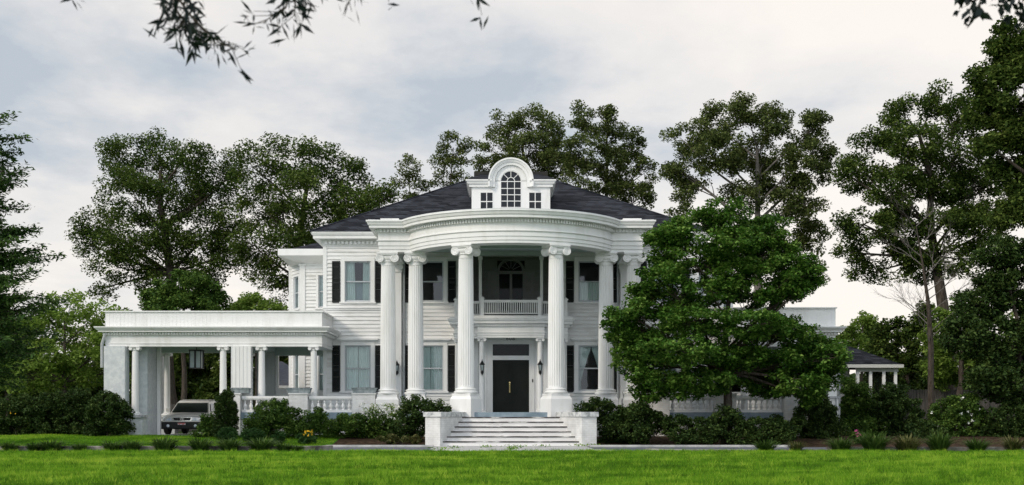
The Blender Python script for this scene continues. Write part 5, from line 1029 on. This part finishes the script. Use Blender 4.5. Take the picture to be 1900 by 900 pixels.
# overhanging boughs above the camera, from trees standing beside it
def overhang(label, Y, base_x, limbs, twigs_, mat, leaf, aspect, seed, name):
    rng = np.random.default_rng(seed); rnd = random.Random(seed); t = thing(name, label, 'tree', (base_x, Y, 0)); s = F / Y
    mb = MB(); mb.tube([(base_x, Y, -0.1), (base_x + 0.05, Y, 2.5), (base_x, Y, 6.5)], [0.3, 0.24, 0.16], 10); mb.build('trunk', 'bark', t, 60)
    mb = MB(); C = []; A = []
    for pts in limbs: mb.tube([Vector(p) for p in pts], [0.09 - 0.07 * i / (len(pts) - 1) for i in range(len(pts))], 7)
    for (pts, dn, spr) in twigs_:
        w = [P(px, py, Y + dy) for px, py, dy in pts]; mb.tube(w, [0.009 * (1 - 0.7 * i / (len(w) - 1)) for i in range(len(w))], 5)
        tot = sum((b_ - a_).length for a_, b_ in zip(w[:-1], w[1:])); n = max(3, int(tot * dn))
        for j in range(n):
            u = (j + rnd.random()) / n * (len(w) - 1); k = min(len(w) - 2, int(u)); c = w[k].lerp(w[k + 1], u - k); d = (w[k + 1] - w[k]).normalized()
            if rnd.random() < spr:
                e_ = (d * 0.6 + Vector((rnd.uniform(-1, 1), rnd.uniform(-1, 1), rnd.uniform(-1, 0.5)))).normalized(); L_ = rnd.uniform(0.05, 0.17); q = c + e_ * L_; mb.tube([c, q], [0.003, 0.0015], 4); cs = [(q, e_)] * rnd.randint(2, 4)
            else: cs = [(c, d)]
            for (cc, dd) in cs:
                f = (dd * 0.7 + Vector((rnd.uniform(-1, 1), rnd.uniform(-1, 1), rnd.uniform(-1.1, 0.5)))).normalized(); C.append(np.array(cc + f * leaf * 0.5)); A.append(np.array(f))
    mb.build('branches', 'bark', t, 60); leaf_mesh('leaves', np.array(C), leaf, mat, t, rng, up=0.0, aspect=aspect, axis=np.array(A) * 3, fold=0.02)
overhang('narrow leaved willow oak whose twigs hang into the top left of the photo', 8.0, -9.0,
    [[(-9.0, 8, 4.0), (-6.5, 8, 4.5), (-4.2, 8, 4.55), (-2.8, 8, 4.35), (-1.5, 8, 4.3), (-0.2, 8, 4.25)]],
    [([(300, -120, 0), (318, -30, 0), (328, 22, 0), (348, 48, 0.1)], 105, 0.75), ([(320, -20, 0), (350, 25, 0), (382, 58, 0), (408, 80, 0.1), (440, 92, 0)], 56, 0.5), ([(345, -60, 0.2), (352, 0, 0.2), (368, 45, 0.2), (380, 60, 0.2)], 80, 0.6), ([(290, -40, 0.1), (305, 10, 0.1), (300, 35, 0.1)], 60, 0.5),
     ([(560, -120, 0), (545, -30, 0), (530, 15, 0), (508, 28, 0), (488, 42, 0)], 42, 0.45), ([(575, -100, 0.1), (562, -25, 0.1), (568, 8, 0.1)], 60, 0.5), ([(540, -40, 0), (548, 10, 0), (545, 30, 0)], 60, 0.4),
     ([(655, -120, 0), (650, -30, 0), (652, -5, 0), (644, 12, 0)], 26, 0.3), ([(655, -40, 0), (665, 0, 0)], 40, 0.2), ([(715, -110, 0), (712, -25, 0)], 30, 0.2), ([(885, -90, 0), (886, -12, 0)], 40, 0.3), ([(150, -120, 0), (155, -20, 0)], 60, 0.4)], 'twig_leaf', 0.105, 0.2, 61, 'willow_oak')
overhang('broad leaved oak whose twigs hang into the top right corner', 9.0, 10.5,
    [[(10.5, 9, 4.3), (8.0, 9, 4.65), (5.4, 9, 4.75), (4.3, 9, 4.65), (3.2, 9, 4.55)]],
    [([(1790, -110, 0), (1795, -30, 0), (1800, -5, 0)], 50, 0.5), ([(1830, -100, 0), (1825, -20, 0), (1815, 12, 0)], 60, 0.5), ([(1870, -100, 0), (1868, -30, 0), (1872, -2, 0)], 60, 0.5), ([(1900, -90, 0), (1895, -20, 0), (1890, 8, 0)], 60, 0.5)], 'twig_leaf', 0.10, 0.5, 62, 'broadleaf_oak')

# ------------------------------------------------------------------ shrubs
def shrub(name, label, Y, blobs, mat='shrub', leaf=0.085, rc=0.17, dens=1.5, per=38, seed=1, group=None, stem=0.03, flat=0.8, up=0.5, inner=0.35, flowers=None):
    bx = sum(b[0] for b in blobs) / len(blobs)
    t = make_tree(name, label, 'shrub', Y, bx, blobs, leaf=leaf, mat=mat, trunk_r=stem, rc=rc, dens=dens, per=per, seed=seed, group=group, flat=flat, spread=0.5, up=up, top=0.5, twig=0.12, depth=0.8, leafname='foliage', inner=inner)
    if flowers:
        m_, n, (px, py, rx, ry), sz = flowers; rng = np.random.default_rng(seed + 9); s = F / Y
        C = np.array([np.array(P(px + rng.uniform(-rx, rx), py + rng.uniform(-ry, ry), Y - rng.uniform(0.35, 0.75))) for _ in range(n)])
        C = np.repeat(C, 9, 0) + rng.normal(scale=sz * 0.35, size=(n * 9, 3)); leaf_mesh('blossoms', C, sz, m_, t, rng, up=0.3, aspect=0.8)
    return t
GB = 'clipped boxwood balls along the left bed'
shrub('rounded_shrub', 'big dark rounded shrub in front of the carport brick pier', 45.2, [(200, 765, 38, 34), (178, 785, 25, 28), (226, 775, 20, 34), (200, 795, 42, 20), (195, 745, 25, 18)], 'dark_shrub', seed=71)
shrub('arborvitae', 'dark upright pointed arborvitae in front of the carport column', 44.2, [(420, 738, 13, 14), (420, 760, 20, 22), (418, 785, 23, 22), (408, 750, 9, 12), (432, 765, 9, 20), (416, 800, 24, 12)], 'dark_shrub', leaf=0.06, rc=0.11, dens=1.9, seed=72)
shrub('spreading_shrub', 'low loose shrub between the car and the arborvitae', 44.8, [(388, 788, 16, 20), (376, 803, 18, 11), (400, 795, 12, 18)], 'shrub', seed=73)
shrub('boxwood_ball', 'clipped boxwood ball directly below the pointed arborvitae', 42.6, [(422, 805, 19, 12), (422, 812, 18, 8)], 'boxwood', leaf=0.04, rc=0.08, dens=1.8, seed=74, group=GB)
shrub('boxwood_ball', 'clipped boxwood ball at the foot of the big bright green bush', 42.4, [(469, 808, 22, 12), (469, 815, 20, 8)], 'boxwood', leaf=0.04, rc=0.08, dens=1.8, seed=75, group=GB)
shrub('boxwood_ball', 'smallest clipped boxwood ball, left of the yellow flowered one', 42.5, [(517, 810, 13, 10), (517, 816, 13, 7)], 'boxwood', leaf=0.04, rc=0.08, dens=1.8, seed=76, group=GB)
shrub('boxwood_ball', 'clipped boxwood ball topped by yellow flowers', 42.4, [(570, 811, 19, 9), (570, 817, 20, 6)], 'boxwood', leaf=0.04, rc=0.08, dens=1.8, seed=77, group=GB, flowers=('yellow', 9, (570, 804, 10, 5), 0.05))
shrub('leafy_bush', 'large bright green leafy bush in front of the porch balustrade', 44.3, [(508, 762, 36, 20), (490, 782, 36, 24), (535, 778, 30, 24), (515, 795, 48, 20), (470, 795, 22, 18), (552, 795, 22, 18)], 'shrub', leaf=0.08, dens=1.35, seed=78)
shrub('leafy_bush', 'low dark bush between the bright bush and the wide terrace pier', 44.4, [(590, 782, 28, 22), (580, 798, 26, 16), (612, 795, 18, 16)], 'shrub', seed=79)
shrub('leafy_bush', 'wide green shrub below the left balustrade and planter', 44.4, [(655, 785, 36, 22), (700, 790, 34, 26), (640, 800, 34, 18), (690, 805, 40, 16), (730, 795, 20, 24)], 'shrub', dens=1.3, seed=80)
shrub('white_flowering_shrub', 'loose white flowering shrub in front of the leftmost fluted column', 44.8, [(690, 762, 24, 14), (720, 765, 24, 18), (745, 775, 18, 18)], 'light_green', leaf=0.07, dens=0.55, per=26, seed=81, flowers=('petal', 60, (705, 764, 38, 15), 0.06))
shrub('spreading_shrub', 'tall dark spreading shrub left of the front steps', 43.2, [(770, 765, 30, 22), (800, 752, 26, 12), (750, 790, 26, 26), (775, 795, 22, 24), (818, 758, 12, 8), (735, 805, 20, 14), (765, 742, 18, 8)], 'dark_shrub', dens=1.2, seed=82)
shrub('ground_fern', 'low yellowing plant on the mulch left of the steps', 42.2, [(720, 815, 22, 9), (748, 818, 16, 8), (772, 815, 10, 9)], 'dry_liriope', leaf=0.10, rc=0.12, dens=1.0, per=20, seed=83)
shrub('spreading_shrub', 'tall dark spreading shrub right of the front steps', 43.2, [(1100, 758, 32, 12), (1130, 770, 34, 22), (1140, 795, 30, 26), (1110, 748, 22, 8), (1165, 790, 26, 30), (1128, 812, 22, 14)], 'dark_shrub', dens=1.25, seed=84)
shrub('leafy_bush', 'dark leafy bush below the lowest left boughs of the bright front tree', 42.6, [(1190, 775, 28, 28), (1215, 790, 28, 26), (1180, 805, 34, 18), (1172, 765, 20, 16)], 'dark_shrub', dens=1.4, seed=85)
shrub('clipped_hedge', 'dark clipped hedge in front of the right balustrade', 41.75, [(1260, 793, 34, 22), (1310, 795, 34, 22), (1360, 794, 34, 24), (1410, 797, 34, 22), (1450, 800, 26, 20), (1290, 814, 45, 14), (1380, 814, 50, 14), (1345, 772, 28, 18)], 'dark_shrub', dens=1.5, seed=86)
shrub('leafy_bush', 'leafy shrub sprawling in front of the white end pier of the right terrace', 42.8, [(1432, 785, 22, 16), (1460, 790, 24, 18), (1478, 785, 14, 12), (1450, 808, 36, 14)], 'dark_shrub', leaf=0.10, dens=0.9, seed=87)
shrub('tall_shrub', 'tall dark shrub at the outer corner of the right wing', 44.6, [(1515, 745, 24, 30), (1500, 775, 26, 34), (1530, 780, 28, 34), (1510, 805, 40, 20), (1545, 795, 24, 24)], 'dark_shrub', dens=1.5, seed=88)
shrub('tall_shrub', 'tall dark green shrub hiding the foot of the small screened porch', 46.5, [(1590, 735, 30, 30), (1575, 770, 34, 36), (1615, 765, 34, 36), (1600, 800, 46, 26), (1570, 715, 14, 14)], 'shrub', dens=1.5, seed=89)
shrub('tall_shrub', 'dark shrub right of the screened porch posts', 46.2, [(1650, 750, 34, 34), (1680, 770, 34, 36), (1645, 790, 36, 30), (1690, 800, 36, 24), (1660, 728, 24, 16)], 'dark_shrub', dens=1.5, seed=90)
shrub('white_flowering_shrub', 'round green shrub dotted with white blossoms near the fence', 45.8, [(1760, 765, 36, 30), (1795, 760, 30, 30), (1740, 780, 26, 28), (1780, 790, 46, 24), (1815, 775, 20, 26)], 'shrub', dens=1.2, seed=91, flowers=('petal', 13, (1770, 765, 48, 26), 0.07))
shrub('leafy_bush', 'dark shrub at the right edge in front of the pale fence', 45.2, [(1850, 785, 34, 28), (1885, 775, 34, 34), (1920, 780, 34, 40), (1870, 805, 46, 20), (1835, 800, 22, 20)], 'dark_shrub', dens=1.4, seed=92)
shrub('leafy_bush', 'low dark shrub left of the white blossomed shrub', 44.4, [(1710, 800, 28, 20), (1735, 808, 26, 16), (1690, 810, 26, 14)], 'dark_shrub', dens=1.4, seed=93)
shrub('pink_flowering_plant', 'small plant with pink flowers at the edge of the right bed', 42.5, [(1590, 812, 14, 10), (1600, 815, 12, 8)], 'shrub', leaf=0.06, rc=0.1, seed=94, flowers=('pink', 6, (1592, 803, 6, 7), 0.05))
for k, (x, lab) in enumerate(((30, 'dark shrub with yellow flowers at the left edge'), (90, 'dark shrub below the cedar, second from the left edge'), (140, 'tall dark shrub between the small tree trunk and the carport shrub'))):
    shrub('dark_bush', lab, 46.5 + k * 0.4, [(x - 20, 770, 32, 32), (x + 18, 775, 32, 30), (x, 795, 46, 20), (x + 5, 750 - 6 * k, 24, 20)], 'dark_shrub', dens=1.3, seed=95 + k, group='dark shrubs left of the carport', flowers=('yellow', 2, (24, 767, 6, 3), 0.04) if k == 0 else None)

# ------------------------------------------------------------------ liriope clumps along the kerb
def liriope_mesh(seed, mat, n=260):
    rng = np.random.default_rng(seed); V = []; Fq = []; tint = []
    for i in range(n):
        a = rng.uniform(0, 2 * PI); b_ = rng.uniform(0, 0.13) ; p = np.array([math.cos(a) * b_, math.sin(a) * b_ * 0.8, 0]); a2 = a + rng.normal() * 0.6; d = np.array([math.cos(a2), math.sin(a2), 0]); sd = np.array([-d[1], d[0], 0]); ln = rng.uniform(0.22, 0.42); lean = rng.uniform(0.25, 0.95); w = rng.uniform(0.006, 0.011); k0 = len(V)
        for j, (h, w_) in enumerate(((0, 1), (0.45, 1.0), (0.8, 0.7), (1.0, 0.1))):
            c = p + d * ln * lean * h ** 1.4 + np.array([0, 0, ln * (h * 1.0 - 0.55 * lean * h * h)]); V += [c - sd * w * w_, c + sd * w * w_]
        tv = rng.uniform(); tint += [tv] * 8
        for j in range(3): Fq.append((k0 + 2 * j, k0 + 2 * j + 1, k0 + 2 * j + 3, k0 + 2 * j + 2))
    o = quads('liriope_clump', np.array(V), np.array(Fq), mat, None, np.array(tint)); return o
left_c = [(18, 1.0), (62, .8), (95, 1.2), (148, .8), (208, 1.0), (245, 1.0), (305, 1.25), (372, 1.25), (426, 1.15), (484, 1.5), (527, .8), (552, .75)]
right_c = [(1420, 1.3), (1477, .9), (1560, 1.2), (1622, 1.6), (1683, 1.3), (1742, 1.5), (1813, 1.25), (1881, 1.2)]
protos = [liriope_mesh(200, 'liriope'), liriope_mesh(201, 'liriope'), liriope_mesh(202, 'dry_liriope')]
used = [False] * 3
ordn = ['first', 'second', 'third', 'fourth', 'fifth', 'sixth', 'seventh', 'eighth', 'ninth', 'tenth', 'eleventh', 'twelfth']
rnd = random.Random(77)
for side, lst in (('left', left_c), ('right', right_c)):
    for i, (px, sc) in enumerate(lst):
        k = (i + (side == 'right')) % 3
        if side == 'left' and k == 2: k = 0
        if not used[k]: o = protos[k]; used[k] = True
        else: o = protos[k].copy(); col.objects.link(o)
        Yc = 35.98 if side == 'left' else 35.85
        o.location = (P(px, 800, Yc).x, Yc, 0.0); o.rotation_euler = (0, 0, rnd.uniform(0, 6)); o.scale = (sc * 1.55, sc * 1.4, sc * (1.0 if side == 'left' else 1.1) * rnd.uniform(0.75, 1.2))
        big = 'large ' if sc > 1.35 else ('small ' if sc < 0.95 else '')
        tag(o, f'{big}{"yellowish " if k == 2 else ""}grassy liriope clump along the {side} kerb, {ordn[i]} from its left end', 'plant', f'grassy clumps along the {side} kerb')
# ------------------------------------------------------------------ grass blades
def patch(x, y):
    r_ = np.random.default_rng(5); s = 0
    for k, (f, a) in enumerate(((0.35, .22), (0.8, .22), (1.7, .2), (3.6, .18), (7.5, .18), (14, .14))):
        for _ in range(3):
            th = r_.uniform(0, PI); ph = r_.uniform(0, 6); s = s + a * np.sin((x * math.cos(th) * 0.6 + y * math.sin(th) * 1.2) * f + ph + 0.8 * np.sin(x * f * 0.6 + ph * 2)) / 1.7
    return np.clip(s, -1, 1)
def blades(name, n, y0, y1, xf, h0, h1, w, seed, power=1.0, mat='grass'):
    rng = np.random.default_rng(seed); y = y0 + (y1 - y0) * rng.uniform(0, 1, n) ** power
    xa, xb = xf(y); x = xa + (xb - xa) * rng.uniform(0, 1, n)
    zs = np.clip((y - 41.5) / 4, 0, 1); z = 0.28 * zs * zs * (3 - 2 * zs)
    a = rng.uniform(0, 2 * PI, n); le = rng.uniform(0, 0.6, n); a2 = rng.uniform(0, 2 * PI, n); pat = 0.75 + 0.35 * np.sin(x * 1.3 + np.sin(y * 0.9) * 2) * np.sin(y * 1.7 + x * 0.4)
    h = rng.uniform(h0, h1, n) * pat * (0.85 + 0.5 * patch(x * 1.3 + 7, y * 1.3)); ww = w * rng.uniform(0.7, 1.3, n)
    B = np.stack([x, y, z - 0.005], 1); sd = np.stack([np.cos(a) * ww, np.sin(a) * ww, 0 * a], 1); tip = B + np.stack([np.cos(a2) * h * le, np.sin(a2) * h * le, h], 1)
    V = np.stack([B - sd, B + sd, tip], 1).reshape(-1, 3)
    o = quads(name, V, np.arange(3 * n).reshape(n, 3), mat, None, np.repeat(np.clip(0.5 * rng.uniform(0, 1, n) + 0.25 + 0.75 * patch(x, y), 0, 1), 3)); o['kind'] = 'stuff'; return o
blades('grass', 420000, 17.3, 35.72, lambda y: (-y * 0.445 - 0.5, y * 0.445 + 0.5), 0.04, 0.11, 0.009, 301, 1.15)
blades('grass', 60000, 40.55, 46.2, lambda y: (-y * 0.445 - 0.5, 0 * y - 6.35), 0.05, 0.11, 0.010, 302)
rng = np.random.default_rng(350); nt_ = 5200; ty = 17.5 + 18.0 * rng.uniform(size=nt_) ** 1.1; tx = (rng.uniform(-1, 1, nt_)) * (ty * 0.445 + 0.5); k = rng.integers(9, 20, nt_)
tx = np.repeat(tx, k); ty = np.repeat(ty, k); tv = np.repeat(rng.uniform(0, 1, nt_) ** 1.5, k); n = len(tx); sz = np.repeat(rng.uniform(0.6, 1.3, nt_), k)
a = rng.uniform(0, 2 * PI, n); h = rng.uniform(0.07, 0.13, n) * sz; B = np.stack([tx + rng.normal(scale=0.05, size=n), ty + rng.normal(scale=0.04, size=n), np.zeros(n)], 1); sd = np.stack([np.cos(a), np.sin(a), 0 * a], 1) * 0.007
tip = B + np.stack([rng.normal(scale=0.45, size=n) * h, rng.normal(scale=0.45, size=n) * h, h], 1)
o = quads('grass_tufts', np.stack([B - sd, B + sd, tip], 1).reshape(-1, 3), np.arange(3 * n).reshape(n, 3), 'grass', None, np.repeat(np.clip(tv + rng.normal(scale=0.12, size=n), 0, 1), 3)); o['kind'] = 'stuff'
# weeds between the slabs at the foot of the steps
rng = np.random.default_rng(390); C = []
for (wx, wy, n, sp) in ((-1.75, 38.0, 40, .10), (-0.8, 39.0, 45, .14), (0.05, 36.6, 90, .10), (0.1, 39.6, 60, .22), (1.1, 39.6, 30, .12), (2.35, 40.6, 50, .16), (2.8, 40.8, 60, .2), (-2.2, 36.4, 60, .2)):
    C.append(np.stack([wx + rng.normal(scale=sp, size=n), wy + rng.normal(scale=0.12, size=n), 0.03 + 0.07 * rng.uniform(size=n)], 1))
o = leaf_mesh('weeds', np.concatenate(C), 0.07, 'grass', None, rng, up=0.4, aspect=0.4); o['kind'] = 'stuff'
# far woods closing the horizon
rng = np.random.default_rng(400); n = 22000
x = rng.uniform(-75, 75, n); y = rng.uniform(112, 128, n); top_ = 4.2 + 1.6 * np.sin(x * 0.35) + 1.0 * np.sin(x * 0.9 + 1); z = 0.2 + top_ * rng.uniform(0, 1, n) ** 0.7
o = leaf_mesh('distant_woods', np.stack([x, y, z], 1), 0.95, 'oak', None, rng, up=0.3, aspect=0.7); o['kind'] = 'stuff'; o['label'] = 'low dark line of far woods behind the grounds'
cam_d.dof.use_dof = True; cam_d.dof.focus_distance = 46.0; cam_d.dof.aperture_fstop = 2.3
